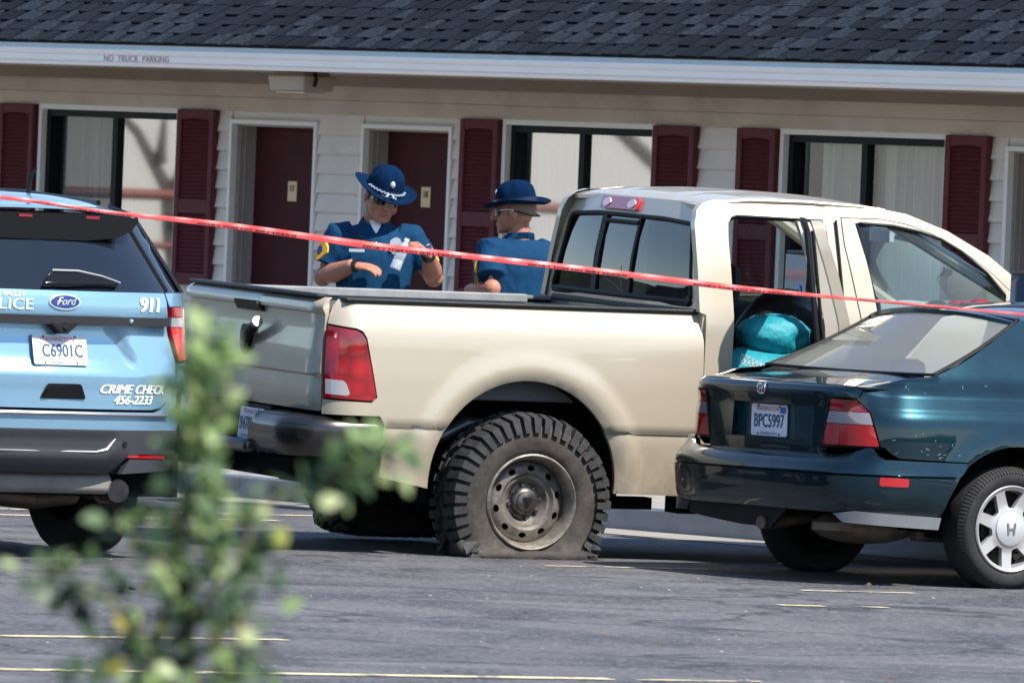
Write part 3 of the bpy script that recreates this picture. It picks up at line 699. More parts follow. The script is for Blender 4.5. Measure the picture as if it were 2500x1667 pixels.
# ---- wheels
tyrem=mat('dusty_tyre',(.022,.022,.024),.7,spec=.35,var=(14,.7,(.055,.053,.050)),bump=(70,.25)); wallm=mat('dusty_tyre_wall',(.032,.029,.027),.8,spec=.3,var=(9,.85,(.085,.072,.060)),bump=(60,.2))
rimm=mat('dirty_steel_wheel',(.36,.33,.28),.45,.6,var=(13,.9,(.12,.10,.085)),bump=(80,.15)); holem=mat('wheel_void',(.006,.006,.007),.9)
def truck_wheel(cx,cy,cz,k,flat,lugs_apart,lean=0):
    """k=-1 right side (outer face towards -y)"""
    w=empty('wheel',(cx,cy,cz),parent=truck); Rr,Wd=.438,.30; zg=-flat
    def df(p):
        x,y,z=p.x,p.y,p.z; r=math.hypot(x,z)
        if z<zg+.10:
            t=min(1,max(0,(zg+.10-z)/.22)); y=y*(1+.26*t*sstep(.24,.34,r)); x=x*(1+.10*t)
        if r>.30: y+=math.copysign(.050,y)*math.exp(-((z-zg-.030)/.040)**2)*min(1,abs(y)/.12)
        if z<zg: z=zg+(z-zg)*.05
        elif z<zg+.07: z=zg+(z-zg)*.6+.028*0+ (z-zg)*.0
        return Vector((x,y,z))
    half=Wd/2
    prof=[(.222,half-.035),(.235,half-.012),(.27,half+.004),(.325,half+.008),(.372,half-.004),(.398,half-.022),(.408,half-.05),(.41,.08),(.41,-.08),(.408,-half+.05),(.398,-half+.022),(.372,-half+.004),(.325,-half-.008),(.27,-half-.004),(.235,-half+.012),(.222,-half+.035)]
    Mx=Matrix.Rotation(math.pi/2,4,'X')      # local Z -> -Y
    m=MB(); m.lathe(prof,72,Mx); m.v=[tuple(df(Vector(v))) for v in m.v]; ty=m.build('tyre',wallm,w)
    # tread blocks
    def blk(a,y0,y1,da,r0,r1,sk,mb,side=0):
        vs=[]
        for (yy,s_) in ((y0,-1),(y0,1),(y1,1),(y1,-1)):
            for rr in (r0,r1):
                aa=a+s_*da+ (sk if yy==y1 else 0); r2=rr
                if side and yy==y1 and rr==r1: r2=rr-.022
                vs.append(df(Vector((r2*math.cos(aa),yy,r2*math.sin(aa)))))
        mb.add(vs,[(0,2,4,6),(1,7,5,3),(0,1,3,2),(2,3,5,4),(4,5,7,6),(6,7,1,0)])
        if side:
            yo=y1; ys=y1+ (.006 if y1>0 else -.006); vs=[]
            for s_ in (-1,1):
                for rr,yy in ((r1-.022,yo),(.345,ys+ (.006 if y1>0 else -.006)),(.345,yo*.93),(r1-.03,yo*.93)):
                    aa=a+s_*da*(.92 if rr<.36 else 1)+sk; vs.append(df(Vector((rr*math.cos(aa),yy,rr*math.sin(aa)))))
            mb.add(vs,[(0,1,2,3),(7,6,5,4),(0,4,5,1),(1,5,6,2),(3,2,6,7),(0,3,7,4)])
    N=44; groups=MB(); rd=random.Random(int(cx*10)+k+3)
    for i in range(N):
        a=2*math.pi*i/N
        for sd in (1,-1):
            mb=MB() if lugs_apart else groups
            ln=.092 if i%2 else .074
            blk(a+(.05 if sd>0 else 0),sd*(half-ln),sd*(half+.010),.047,.392,.443+rd.uniform(-.006,.003),.02*sd,mb,1)
            if lugs_apart: mb.build('tread_lug',tyrem,w,smooth=False)
            mb=MB() if lugs_apart else groups
            if i%2: continue
            blk(a+.09+(.05 if sd>0 else 0),sd*.012,sd*.062,.058,.40,.436,.10*sd,mb)
            if lugs_apart: mb.build('tread_lug',tyrem,w,smooth=False)
    if not lugs_apart: tag(groups.build('tread_lugs',tyrem,w,smooth=False),kind='stuff')
    # steel rim: lip, barrel, dished disc with ten oval vents
    m=MB(); yo=lambda v:v
    m.lathe([(.236,half-.030),(.240,half-.004),(.232,half+.004),(.224,half-.004),(.214,half-.03),(.205,half-.06),(.198,half-.14)],64,Mx if k<0 else Mx@Matrix.Rotation(math.pi,4,'X')); rim=m.build('rim',rimm,w)
    sgn=k
    def dish(r): return interp([(0,.112),(.085,.112),(.092,.105),(.115,.078),(.128,.076),(.142,.060),(.175,.066),(.198,.085)],r)
    def dm(a,b,o):
        r=math.hypot(a,b); return Vector((a,sgn*(half-dish(r)+o),b))
    circ=lambda r,n:[(r*math.cos(2*math.pi*i/n),r*math.sin(2*math.pi*i/n)) for i in range(n)]
    holes=[]
    for i in range(10):
        a=2*math.pi*(i+.35)/10; c=(.166*math.cos(a),.166*math.sin(a)); holes.append([(c[0]+.014*math.cos(t)*math.cos(a)-.020*math.sin(t)*math.sin(a),c[1]+.014*math.cos(t)*math.sin(a)+.020*math.sin(t)*math.cos(a)) for t in [2*math.pi*j/12 for j in range(12)]])
    panel('disc',circ(.198,64),dm,mat('grimy_wheel_disc',(.22,.20,.175),.5,.5,var=(14,.9,(.085,.072,.06)),bump=(80,.2)),rim,sp=.018,holes=holes,thick=.008,extra=[p for r in (.03,.06,.085,.092,.104,.115,.128,.135,.142,.152,.166,.176,.187) for p in circ(r,int(r*380)+8)])
    m=MB(); m.lathe([(.0,-.02),(.20,-.02)],32,Matrix.Translation((0,sgn*(half-.16),0))@Mx); m.build('drum',holem,rim)
    m=MB(); S=Matrix.Translation((0,sgn*(half-.112),0))@(Mx if k<0 else Mx@Matrix.Rotation(math.pi,4,'X'))
    m.lathe([(.070,0),(.070,.022),(.064,.034),(.052,.040),(.048,.050),(.03,.056),(.0,.057)],32,S)
    for i in range(8):
        a=2*math.pi*(i+.2)/8; c=S@Vector((.080,0,0)); c=S@Vector((.082*math.cos(a),.082*math.sin(a),.0)); m.tube([c,c+Vector((0,sgn*.022,0))],.010,6)
    m.build('centre_cap',mat('grimy_cap',(.15,.14,.13),.4,.8,var=(30,.8,(.05,.045,.04))),rim)
    m=MB(); y0=half-.112+.0575
    f2=lambda a,b,o:Vector((a,sgn*(y0+o),b))
    m.prism([(-.022,.022),(.022,.022),(.026,.008),(.016,-.014),(0,-.026),(-.016,-.014),(-.026,.008)],f2,-.004,.004); m.prism([(-.012,.016),(.012,.016),(.0,-.016)],f2,.004,.007); m.build('hub_emblem',rubber,rim)
    if lugs_apart:
        m=MB(); rq=random.Random(6); x=-.25
        while x<.30:
            w2=rq.uniform(.018,.032); m.ell((x,k*(half+.066+rq.uniform(-.008,.012)),zg+.012),(w2,.024,rq.uniform(.010,.017)),8); x+=w2*rq.uniform(1.5,2.2)
        for x,z,a in ((-.31,.05,1.0),(-.27,.03,.9),(.30,.045,1.0),(.34,.075,1.0),(.33,.02,1)): m.ell((x,k*(half+.02),zg+z),(.035,.045,.022),8)
        fm=MB(); fp=[(-.375,.085,.000),(-.34,.045,.030),(-.26,.034,.052),(-.15,.036,.062),(-.03,.030,.058),(.10,.035,.064),(.22,.033,.056),(.31,.040,.040),(.36,.080,.006)]
        fq=[]
        for (a,b) in zip(fp,fp[1:]):
            for t in (0,.34,.67): fq.append(Vector((a[0]+(b[0]-a[0])*t,k*(half-.018+a[2]+(b[2]-a[2])*t),zg+a[1]+(b[1]-a[1])*t+.004*math.sin(30*a[0]+5*t))))
        fm.tube(fq,[.030+.004*math.sin(i*1.7) for i in range(len(fq))],12); fm.build('sidewall_fold',wallm,w)
        tag(m.build('squashed_lugs',tyrem,w,smooth=True),kind='stuff')
    return w
truck_wheel(0,-.868,.298,-1,.298,True)
truck_wheel(0,.868,.385,1,.372,False)
truck_wheel(3.56,-.868,.425,-1,.415,False); truck_wheel(3.56,.868,.41,1,.40,False)

# ---- cab
CY=[(0,.985),(.66,1.0),(1.2,1.0),(1.26,.99),(1.5,.92),(1.75,.83),(1.80,.80),(1.825,.775)]
def cabs(k):
    def f(x,z,o=0):
        y=interp(CY,z)+o
        y-= max(0,x-2.1)**2*.03
        return Vector((x,k*y,z))
    return f
cr_,cl_=cabs(-1),cabs(1)
rearedge=[(.906,.36),(.906,1.25),(.872,1.262),(.884,1.70),(.905,1.765),(.945,1.80),(1.0,1.815)]
roofline=[(1.37,1.822),(1.70,1.816),(1.90,1.806),(2.064,1.783),(2.281,1.708),(2.50,1.592),(2.682,1.452),(2.80,1.36)]
RD=[(1.052,.62),(1.06,.50),(1.62,.50),(1.70,.62),(1.655,1.25),(1.60,1.748),(1.12,1.757),(1.085,1.745),(1.062,1.71)]   # rear door opening
FD=[(1.70,.50),(2.60,.50),(2.72,.75),(2.725,1.30),(2.62,1.41),(2.50,1.515),(2.36,1.61),(2.20,1.69),(2.06,1.735),(1.93,1.757),(1.69,1.757),(1.695,1.62),(1.755,1.25),(1.76,.60)]
FW=[(1.857,1.287),(2.577,1.318),(2.572,1.40),(2.48,1.505),(2.347,1.608),(2.24,1.665),(2.123,1.698),(1.98,1.722),(1.80,1.729),(1.775,1.727)]
RW=[(1.13,1.27),(1.615,1.27),(1.565,1.70),(1.165,1.70),(1.135,1.68)]
outer=rearedge+roofline+[(2.80,.36)]
for k,f in ((-1,cr_),(1,cl_)):
    panel('cab_side',outer,f,champ,truck,sp=.045,holes=[RD,FD] if k<0 else [],thick=.05,ang=40) if k<0 else None
    if k>0: panel('cab_side',outer,f,champ,truck,sp=.045,holes=[FW,RW],thick=.05,ang=40)
# front door (right) and its glass
ins=lambda P,q:[(x+(sum(p[0] for p in P)/len(P)-x)*q,z+(sum(p[1] for p in P)/len(P)-z)*q) for x,z in P]
fd=panel('front_door',ins(FD,.012),lambda x,z,o:cr_(x,z,o+.004),champ,truck,sp=.04,holes=[FW],thick=.035,ang=40)
panel('window_pane',FW,lambda x,z,o:cr_(x,z,o-.015),clearg,fd,sp=.08,thick=0)
m=MB(); P=[cr_(x,z,.0) for x,z in FW]; m.tube(P+[P[0]],.009,6); m.build('window_seal',rubber,fd)
m=MB(); m.tube([cr_(1.66,z,.012) for z in (1.20,1.4,1.6,1.74)],.007,6); m.build('door_seal',rubber,fd)
for P in (FW,RW): panel('window_pane',P,lambda x,z,o:cl_(x,z,o-.015),clearg,truck,sp=.1,thick=0)
# right rear door opening: seals, B pillar
def strip(name,pts,r,mt,par): m=MB(); m.tube(pts,r,6); return m.build(name,mt,par)
strip('opening_seal',[cr_(x,z,-.035) for x,z in ins(RD,.03)]+[cr_(*ins(RD,.03)[0],-.035)],.014,rubber,truck)
strip('opening_trim',[cr_(x,z,-.012) for x,z in ins(RD,.012)]+[cr_(*ins(RD,.012)[0],-.012)],.010,champin,truck)
m=MB(); m.loft([[cr_(1.60,z,-.02),cr_(1.70,z,-.01),cr_(1.70,z,-.10),cr_(1.60,z,-.10)] for z in (.5,.9,1.25,1.5,1.75)]); m.build('door_pillar',champ,truck)
# the rear door, swung open on its front hinge
HX=1.665; hinge=Vector((HX,-.985,0)); OPEN=R(67)
rdoor=empty('rear_door',hinge,(0,0,OPEN),truck)
def rdm(x,z,o=0): return cr_(x,z,o)-hinge
mo=ins(RD,.015)
rw2=[(1.15,1.28),(1.60,1.28),(1.555,1.69),(1.18,1.69),(1.15,1.67)]
m=MB(); panel_mb(m,mo,rdm,sp=.05,holes=[rw2],thick=.055); m.build('door_skin',champ,rdoor,ang=40)
m=MB(); panel_mb(m,ins(RD,.03),lambda x,z,o:rdm(x,z,o-.055),sp=.06,holes=[ins(rw2,-.06)],thick=.07); m.build('door_lining',champin,rdoor,ang=40)
panel('window_pane',rw2,lambda x,z,o:rdm(x,z,-.035),clearg,rdoor,sp=.12,thick=0)
q=ins(RD,.02); m=MB(); m.tube([rdm(x,z,-.09) for x,z in (q[0],q[8],q[7],q[6],q[5])],.016,6); m.tube([rdm(x,z,-.062) for x,z in (q[1],q[0],q[8])],.010,6); m.build('door_seal',rubber,rdoor)
m=MB(); m.tube([rdm(1.60,1.72,-.06),rdm(1.625,1.45,-.075),rdm(1.645,1.25,-.075),rdm(1.65,1.0,-.06)],.011,6); m.build('belt_webbing',mat('tan_webbing',(.34,.28,.20),.8),rdoor)
m=MB(); m.box((.0,.02,.8),(.05,.05,.1)); m.box((0,.02,1.1),(.05,.05,.1)); m.build('hinge',steel,rdoor)
m=MB(); m.prism(rounded([(1.09,1.06),(1.24,1.06),(1.24,1.14),(1.09,1.14)],.03,3),rdm,-.01,.028); m.build('door_handle',champ,rdoor)
# roof skin
def roofm(x,y,o=0):
    t=abs(y)/.80; zr=interp([(.965,1.797),(.985,1.812),(1.02,1.826),(1.15,1.846),(1.4,1.857),(1.75,1.848),(1.95,1.822)],x); ze=interp([(.965,1.782),(.985,1.79),(1.02,1.80),(1.15,1.822),(1.4,1.826),(1.75,1.818),(1.95,1.798)],x)
    z=zr+(ze-zr)*t**3+ (-.008*math.exp(-((abs(y)-.33)/.04)**2))
    return Vector((x-.035*t**4*sstep(1.15,1.0,x),y,z+o))
panel('roof',rounded([(.967,-.785),(1.95,-.785),(1.95,.785),(.967,.785)],[.03,.01,.01,.03],4),roofm,champ,truck,sp=.05,thick=.02,ang=60)
for k in (-1,1): strip('drip_moulding',[roofm(x,k*.79,-.002) for x in (1.0,1.2,1.5,1.8,1.95)],.010,champin,truck)
# windscreen, bonnet and front end
def wsm(a,b,o=0): # a across -1..1, b 0..1 up
    half=.98-.20*b; x=2.80-.85*b-.18*(1-a*a)*0; x=2.98-.93*b-.17*a*a; z=1.30+.52*b
    return Vector((x,a*half*.98,z+o))
panel('windscreen',[(-.94,0),(.94,0),(.94,.97),(-.94,.97)],wsm,clearg,truck,sp=.12,thick=0)
for k in (-1,1): m=MB(); m.tube([wsm(k*.96,b)-Vector((0,0,.02)) for b in (-.02,.25,.5,.75,.97)],.034,8); m.build('windscreen_pillar',champ,truck)
m=MB(); m.tube([wsm(a,1.0)-Vector((0,0,.03)) for a in (-.94,-.5,0,.5,.94)],.022,6); m.build('roof_header',champ,truck)
panel('bonnet',[(2.80,-.86),(4.35,-.78),(4.40,.78),(2.80,.86)],lambda x,y,o:Vector((x,y,1.30-.03*max(0,x-2.8)**1.5-.03*(y/.8)**2+.03*math.exp(-((abs(y)-.3)/.12)**2)+o)),champ,truck,sp=.1,thick=.02)
FO=[(.4,-.03),(.66,.0),(1.0,.0),(1.15,-.03),(1.26,-.12)]
for k in (-1,1):
    f=lambda x,z,o,k=k:Vector((x,k*(1.0+interp(FO,z)+.05*sstep(.70,.56,math.hypot(x-3.56,z-.42))+o-.10*max(0,x-3.9)),z))
    panel('front_wing',[(2.81,.40)]+[(x,z) for x,z in arc(3.56,.42,-.5,.5,0,180,24)]+[(4.45,.45),(4.45,1.1),(4.2,1.2),(2.81,1.27)],f,champ,truck,sp=.06,thick=.03)
    m=MB(); A=arc(3.56,.42,.51,.51,-10,190,20); m.loft([[Vector((x,k*.96,z)) for x,z in A],[Vector((x,k*.5,z)) for x,z in A]],cap=False,closed=False); m.build('wheel_arch_liner',under,truck)
    m=MB(); m.ell((4.42,k*.74,.98),(.08,.20,.12)); m.build('headlight',whitel,truck)
m=MB(); m.box((4.45,0,.95),(.10,1.2,.34)); m.build('grille',chrome,truck,bevel=.03)
m=MB(); m.box((4.52,0,.55),(.22,1.95,.24)); m.build('front_bumper',chrome,truck,bevel=.05)
# rear wall of the cab with the sliding window
CX=[(1.2,.885),(1.34,.888),(1.45,.897),(1.57,.914),(1.69,.938),(1.80,.985)]
def cbm(y,z,o=0): return Vector((interp(CX,z)-.03*(1-(y/.9)**2)-o,y,z))
gw_=[(-.862,1.292),(.918,1.288),(.775,1.690),(.40,1.708),(0,1.712),(-.40,1.712),(-.70,1.700)]
rw_out=[(-.97,1.10),(.97,1.10),(.985,1.262),(.815,1.715),(.775,1.80),(-.775,1.80),(-.815,1.715),(-.985,1.262)]
gw_c=[(-.862,1.292),(.862,1.292),(.745,1.69),(.40,1.706),(-.40,1.706),(-.745,1.69)]
panel('cab_back',rw_out,cbm,champ,truck,sp=.05,holes=[gw_c],thick=.05,ang=50)
rg=panel('rear_window',rounded(gw_c,.04,3),lambda y,z,o:cbm(y,z,o-.006),privacy,truck,sp=.1,thick=0)
m=MB(); P=[cbm(y,z,.004) for y,z in rounded(gw_c,.04,3)]; m.tube(P+[P[0]],.012,6); m.tube([cbm(y,1.305,.0) for y in (-.85,-.4,0,.4,.85)],.016,6)
m.build('window_seal',rubber,rg)
m=MB(); m.loft([[cbm(.335,z,.006),cbm(.275,z,.006),cbm(.275,z,-.02),cbm(.335,z,-.02)] for z in (1.30,1.5,1.70)]); m.loft([[cbm(-.125,z,.006),cbm(-.150,z,.006),cbm(-.150,z,-.02),cbm(-.125,z,-.02)] for z in (1.30,1.5,1.70)]); m.tube([cbm(y,1.672,.002) for y in (.29,.1,-.13)],.012,6); m.build('slider_frame',rubber,rg)
m=MB(); m.prism(rounded([(.385,1.732),(-.075,1.732),(-.055,1.795),(.40,1.795)],.012,3),cbm,-.005,.022); hb=m.build('high_brake_lamp',redflat,truck,bevel=.006)
for c in (.315,.0):
    m=MB(); m.prism([(c+.042*math.cos(t)*1.1,1.764+.022*math.sin(t)) for t in [2*math.pi*j/14 for j in range(14)]],cbm,.02,.026)
    m.build('cargo_lens',mat('pink_clear_lens',(.8,.55,.58),.2),hb)
# cabin
seat=mat('dark_seat_cloth',(.022,.022,.025),.9,bump=(50,.2)); dash=mat('pale_dash',(.36,.39,.38),.7); 
m=MB(); m.box((1.9,0,.58),(2.0,1.8,.06)); m.box((1.0,0,.95),(.10,1.7,.60)); m.box((1.25,.05,.72),(.42,1.6,.22)); 
for k in (-.42,.42): m.box((1.70,k,.98),(.18,.55,.60),Matrix.Rotation(R(-10),3,'Y')); m.box((1.98,k,.70),(.52,.55,.16))
m.build('seats',seat,truck,smooth=False,bevel=.05)
for k in (.46,): m=MB(); m.box((1.66,k,1.37),(.10,.28,.20)); m.build('head_restraint',seat,truck,bevel=.05)
m=MB(); m.loft([[Vector((2.55,y,1.22)),Vector((2.62,y,1.28)),Vector((2.95,y,1.30)),Vector((2.95,y,.8)),Vector((2.5,y,.85))] for y in (-.92,-.3,.3,.92)]); m.build('dashboard',dash,truck,bevel=.02)
m=MB(); t=[Vector((2.40+.18*math.cos(a)*.45,.42+.185*math.sin(a),1.16+.18*math.cos(a)*.89)) for a in [2*math.pi*i/24 for i in range(25)]]; m.tube(t,.016,6); m.tube([(2.40,.42,1.16),(2.62,.42,1.05)],.03); m.build('steering_wheel',rubber,truck)
m=MB(); m.box((2.33,0.02,1.655),(.03,.24,.07)); m.tube([(2.33,0,1.66),(2.38,0,1.74)],.01); m.build('rear_view_mirror',mat('grey_mirror',(.62,.66,.66),.2,.3),truck,bevel=.015)
m=MB(); rd=random.Random(4)
for i in range(9): m.ell((2.66+.03*i,-.25-.05*i+.1*rd.random(),1.318+.02*rd.random()),(.05,.06,.022))
tag(m.build('red_cloth',mat('red_cloth',(.45,.02,.03),.85)),'crumpled red cloth lying on the pickup dashboard','cloth'); bpy.data.objects['red_cloth'].matrix_world=Matrix.Translation(TO)@Euler(TR).to_matrix().to_4x4()
m=MB(); m.tube([(1.078,-.74,1.60),(1.082,-.74,1.50)],.018,8); m.build('hanging_strap',mat('orange_strap',(.65,.33,.16),.7),truck)
m=MB(); m.tube([(1.085,-.80,1.26),(1.10,-.82,1.10),(1.12,-.83,.96)],.007,6); m.build('seat_belt',mat('grey_belt',(.5,.5,.52),.6),truck)
# wing mirrors
for k in (-1,1):
    dx=-.15 if k>0 else 0; wy=.30 if k>0 else .22
    m=MB(); m.tube([(2.58+dx,k*.97,1.34),(2.58+dx,k*1.06,1.36)],.03); m.box((2.60+dx,k*1.16,1.40),(.11,wy,.25)); mm=m.build('wing_mirror',plast,truck,bevel=.035)
    m=MB(); m.box((2.542+dx,k*1.16,1.40),(.006,wy-.04,.21)); m.build('mirror_glass',mat('mirror_glass',(.55,.68,.85),.04,1.),mm,bevel=.0)  # blue of reflected sky put into the glass tint
    m=MB(); m.ell((2.536+dx,k*1.10,1.325),(.006,.025,.025)); m.build('blind_spot_mirror',mat('mirror_blue',(.05,.2,.5),.05,.6),mm)
# bags in the rear footwell, seen through the open door
def trk(x,y,z): return Matrix.Translation(TO)@Euler(TR).to_matrix().to_4x4()@Matrix.Translation((x,y,z))
teal=mat('teal_nylon',(.012,.30,.36),.55,var=(10,.6,(.008,.20,.26)),bump=(22,1.0))
def lump(name,c,r,mt,label,cat,seed,rot=0,amp=.12,par=None,fold=0):
    m=MB(); rd=random.Random(seed); m.ell((0,0,0),r,40); ph=[rd.uniform(0,6) for _ in range(6)]
    v2=[]
    for v in m.v:
        k=1+amp*(.5*math.sin(v[0]*17+ph[0])*math.sin(v[2]*15+ph[1])+.35*math.sin(v[1]*27+ph[2]+v[0]*11)+.25*math.sin(v[2]*38+ph[3]+v[1]*9))
        if fold:
            th=math.atan2(v[2],v[0]); rr_=min(1,math.hypot(v[0],v[2])/.12); k*=1+fold*rr_*(math.sin(7*th+1.3*math.sin(3*th)+v[1]*9)+.5*math.sin(15*th+v[1]*22)); k-=.25*max(0,1-math.hypot(v[0]-.02,v[2]+.02)/.05)*(v[1]<0)
        v2.append(tuple(x*k for x in v))
    m.v=v2; o=m.build(name,mt); o.matrix_world=trk(*c)@Matrix.Rotation(rot,4,'Z'); tag(o,label,cat); return o
b=tag(empty('duffel_bag'),'teal nylon duffel bag with white lettering in the open rear door','bag'); b.matrix_world=trk(1.34,-.74,.955)
m=MB(); sec=[]
for i in range(13):
    t=i/12; x=-.26+.56*t; e=math.sin(math.pi*min(1,max(0,.06+.88*t)))**.35
    sec.append([Vector((x,.20*e*math.cos(a)*(1+.06*math.sin(5*a+i)),.14*e*math.sin(a)*(1+.05*math.sin(3*a+i*.9)))) for a in [2*math.pi*j/20 for j in range(20)]])
m.loft(sec); m.build('bag_body',teal,b)
m=MB(); rd=random.Random(3); pts=[]
for i in range(90):
    t=i/89; pts.append(Vector((-.215+.19*t+.012*math.sin(2*math.pi*9*t+1.2),-.207+.03*t*t*0,.085-.055*t+.017*(1+.5*math.sin(5*t+1))*math.sin(2*math.pi*9*t))))
m.tube(pts,[.0028+.0012*math.sin(i*1.3) for i in range(90)],5); m.build('bag_lettering',mat('white_stitching',(.62,.66,.66),.7),b)
m=MB(); m.box((.135,-.178,.03),(.07,.03,.17),Matrix.Rotation(R(15),3,'Y')); m.build('bag_strap',rubber,b,bevel=.008)
lump('stuff_sack',(1.40,-.72,1.15),(.205,.18,.108),teal,'bright teal stuff sack on top of the duffel bag','bag',5,R(20),.10,None,.035)
lump('black_backpack',(1.58,-.42,1.12),(.21,.26,.24),mat('black_nylon',(.010,.010,.012),.5,bump=(30,.5)),'black backpack behind the teal sack in the pickup','bag',9,0,.14)

# ================================================================ TEAL SALOON
HOo=Vector((1.9513,51.1614,0))
saloon=tag(empty('teal_saloon',HOo,(0,0,R(33))),'dark teal four-door saloon with faded paint parked beside the pickup','car')
tealp=mat('dark_teal_paint',(.0025,.021,.032),.34,.86,.9,var=(5,.5,(.006,.042,.060)),flake=.06)
tyre2=mat('road_tyre',(.014,.014,.015),.75,spec=.3,var=(12,.6,(.032,.031,.03)),bump=(80,.15)); alloy=mat('silver_alloy',(.48,.46,.44),.38,.55,var=(18,.6,(.45,.43,.41)))
HSO=[(.20,-.06),(.30,-.015),(.42,.0),(.70,.002),(.785,-.002),(.815,-.014),(.85,-.040),(.872,-.043),(.895,-.047),(.92,-.065),(.95,-.100),(1.0,-.15),(1.1,-.205),(1.3,-.3),(1.34,-.33)]
HRO=[(.58,-.01),(.62,0),(.86,.002),(.885,.010),(.925,.012),(.940,.0),(.955,-.03),(1.0,-.15),(1.1,-.205),(1.34,-.33)]
def hout(s,z):
    w=sstep(.60,.86,s); x=HONDAP.at(min(s,HONDAP.L-1e-6))[0]
    o=interp(HRO,z)*(1-w)+interp(HSO,z)*w
    if s>1 and z<.78:
        d=math.hypot(x/1.1,z-.295); o+=.014*sstep(.50,.41,d)
    return o
HX=HONDAP.sx
for k in (1,-1):
    f=ribbon(HONDAP,hout,k)
    A=arc(0,.295,.425,.388,136,-12,22)
    q=[(.818,.664),(.834,.660),(.868,.632),(.905,.612),(1.27,.602)]+[(HX(x),z) for x,z in A if z>.30]+[(HX(.42),.30),(HX(.60),.30),(HX(.62),.90),(HX(.40),.945),(HX(.42),1.05),(HX(.50),1.20),(HX(.58),1.270),(HX(.75),1.300),(HX(.30),1.300),(HX(.193),1.280),(HX(.09),1.228),(HX(-.006),1.172),(HX(-.12),1.112),(HX(-.232),1.062),(HX(-.30),1.038),(HX(-.37),1.012),(HX(-.46),1.000),(.94,.985),(.82,.965),(.72,.945),(.70,.90),(.692,.886),(.762,.822)]
    panel('quarter_panel',q,f,tealp,saloon,sp=.028,thick=.02,ang=60,rows=(.785,.815,.85,.895))
    # lamps
    up=[(.522,.826),(.534,.882),(.684,.879),(.748,.826)]; mid=[(.506,.766),(.521,.823),(.750,.823),(.773,.766)]; lo=[(.484,.664),(.505,.763),(.774,.763),(.809,.664)]
    g=lambda a,b,o,f=f:f(a,b,o+.004)
    tl=panel('tail_lamp',rounded(lo,.012,3),g,redflat,saloon,sp=.02,thick=.03,ang=60)
    panel('upper_lens',rounded(up,.012,3),g,redl,tl,sp=.02,thick=.03,ang=60); panel('clear_band',mid,g,mat('ribbed_clear_lens',(.27,.22,.24),.15,.25,1.),tl,sp=.02,thick=.03,ang=60)
    m=MB(); P=[f(a,b,.0) for a,b in ((.478,.656),(.528,.889),(.688,.887),(.763,.822),(.818,.656))]; m.tube(P+[P[0]],.006,5); m.build('lamp_seal',rubber,tl)
    # doors, wing and side glass
    panel('rear_door',[(HX(.63),.26),(HX(1.30),.26),(HX(1.30),.92),(HX(.63),.92)],f,tealp,saloon,sp=.07,thick=.02,rows=(.785,.815,.85,.895),ang=60)
    panel('front_door',[(HX(1.31),.26),(HX(2.10),.26),(HX(2.16),.90),(HX(1.31),.92)],f,tealp,saloon,sp=.07,thick=.02,rows=(.785,.815,.85,.895),ang=60)
    panel('front_wing',[(HX(2.11),.26)]+[(HX(x),z) for x,z in arc(2.715,.295,.40,.38,190,-10,18) if z>.27]+[(HX(2.98),.40),(HX(2.98),.80),(HX(2.17),.90)],f,tealp,saloon,sp=.07,thick=.02,rows=(.785,.815,.85,.895),ang=60)
    panel('window_pane',[(HX(.41),.95),(HX(1.28),.95),(HX(1.28),1.27),(HX(.58),1.27)],lambda a,b,o,f=f:f(a,b,o-.01),clearg,saloon,sp=.2,thick=0)
    panel('window_pane',[(HX(1.34),.95),(HX(2.05),.95),(HX(1.62),1.27),(HX(1.34),1.27)],lambda a,b,o,f=f:f(a,b,o-.01),clearg,saloon,sp=.2,thick=0)
    m=MB(); m.loft([[f(HX(x0),z,0),f(HX(x1),z,0),f(HX(x1),z,-.05),f(HX(x0),z,-.05)] for z,x0,x1 in ((.92,1.28,1.34),(1.1,1.28,1.34),(1.29,1.28,1.34))]); m.build('centre_pillar',rubber,saloon)
    m=MB(); m.tube([f(HX(2.12),.93,-.03),f(HX(1.85),1.10,-.03),f(HX(1.58),1.28,-.03)],.03,6); m.build('windscreen_pillar',tealp,saloon)
    m=MB(); m.tube([f(HX(.62),.935,-.005),f(HX(1.4),.935,-.005),f(HX(2.1),.92,-.005)],.012,5); m.build('belt_moulding',rubber,saloon)
    m=MB(); C=[(x,z) for x,z in arc(0,.295,.43,.393,185,-5,20)]; m.loft([[Vector((x,-k*.86,z)) for x,z in C],[Vector((x,-k*.5,z)) for x,z in C]],cap=False,closed=False); m.build('wheel_arch_liner',under,saloon)
for k in (1,-1):
    f=ribbon(HONDAP,hout,k); panel('pillar_trim',[(HX(.40),.93),(HX(.42),1.05),(HX(.57),1.270),(HX(.20),1.270),(HX(-.006),1.160),(HX(-.30),1.02),(HX(-.43),.985),(HX(-.46),.93)],lambda a,b,o,f=f:f(a,b,-.03),mat('cream_trim',(.50,.48,.43),.9),saloon,sp=.08,thick=0)
# decal on the right sail panel
f=ribbon(HONDAP,hout,1); dc=(HX(.335),.985)
for r_,o_,mm in ((.078,.002,mat('decal_purple',(.30,.12,.35),.5)),(.070,.0035,mat('decal_white',(.82,.80,.84),.5))):
    m=MB(); P=[(dc[0]+r_*math.cos(t),dc[1]+r_*math.sin(t)) for t in [2*math.pi*j/28 for j in range(28)]]; panel_mb(m,P,lambda a,b,o,o_=o_:f(a,b,o_),sp=.03,thick=0); m.build('round_decal',mm,saloon)
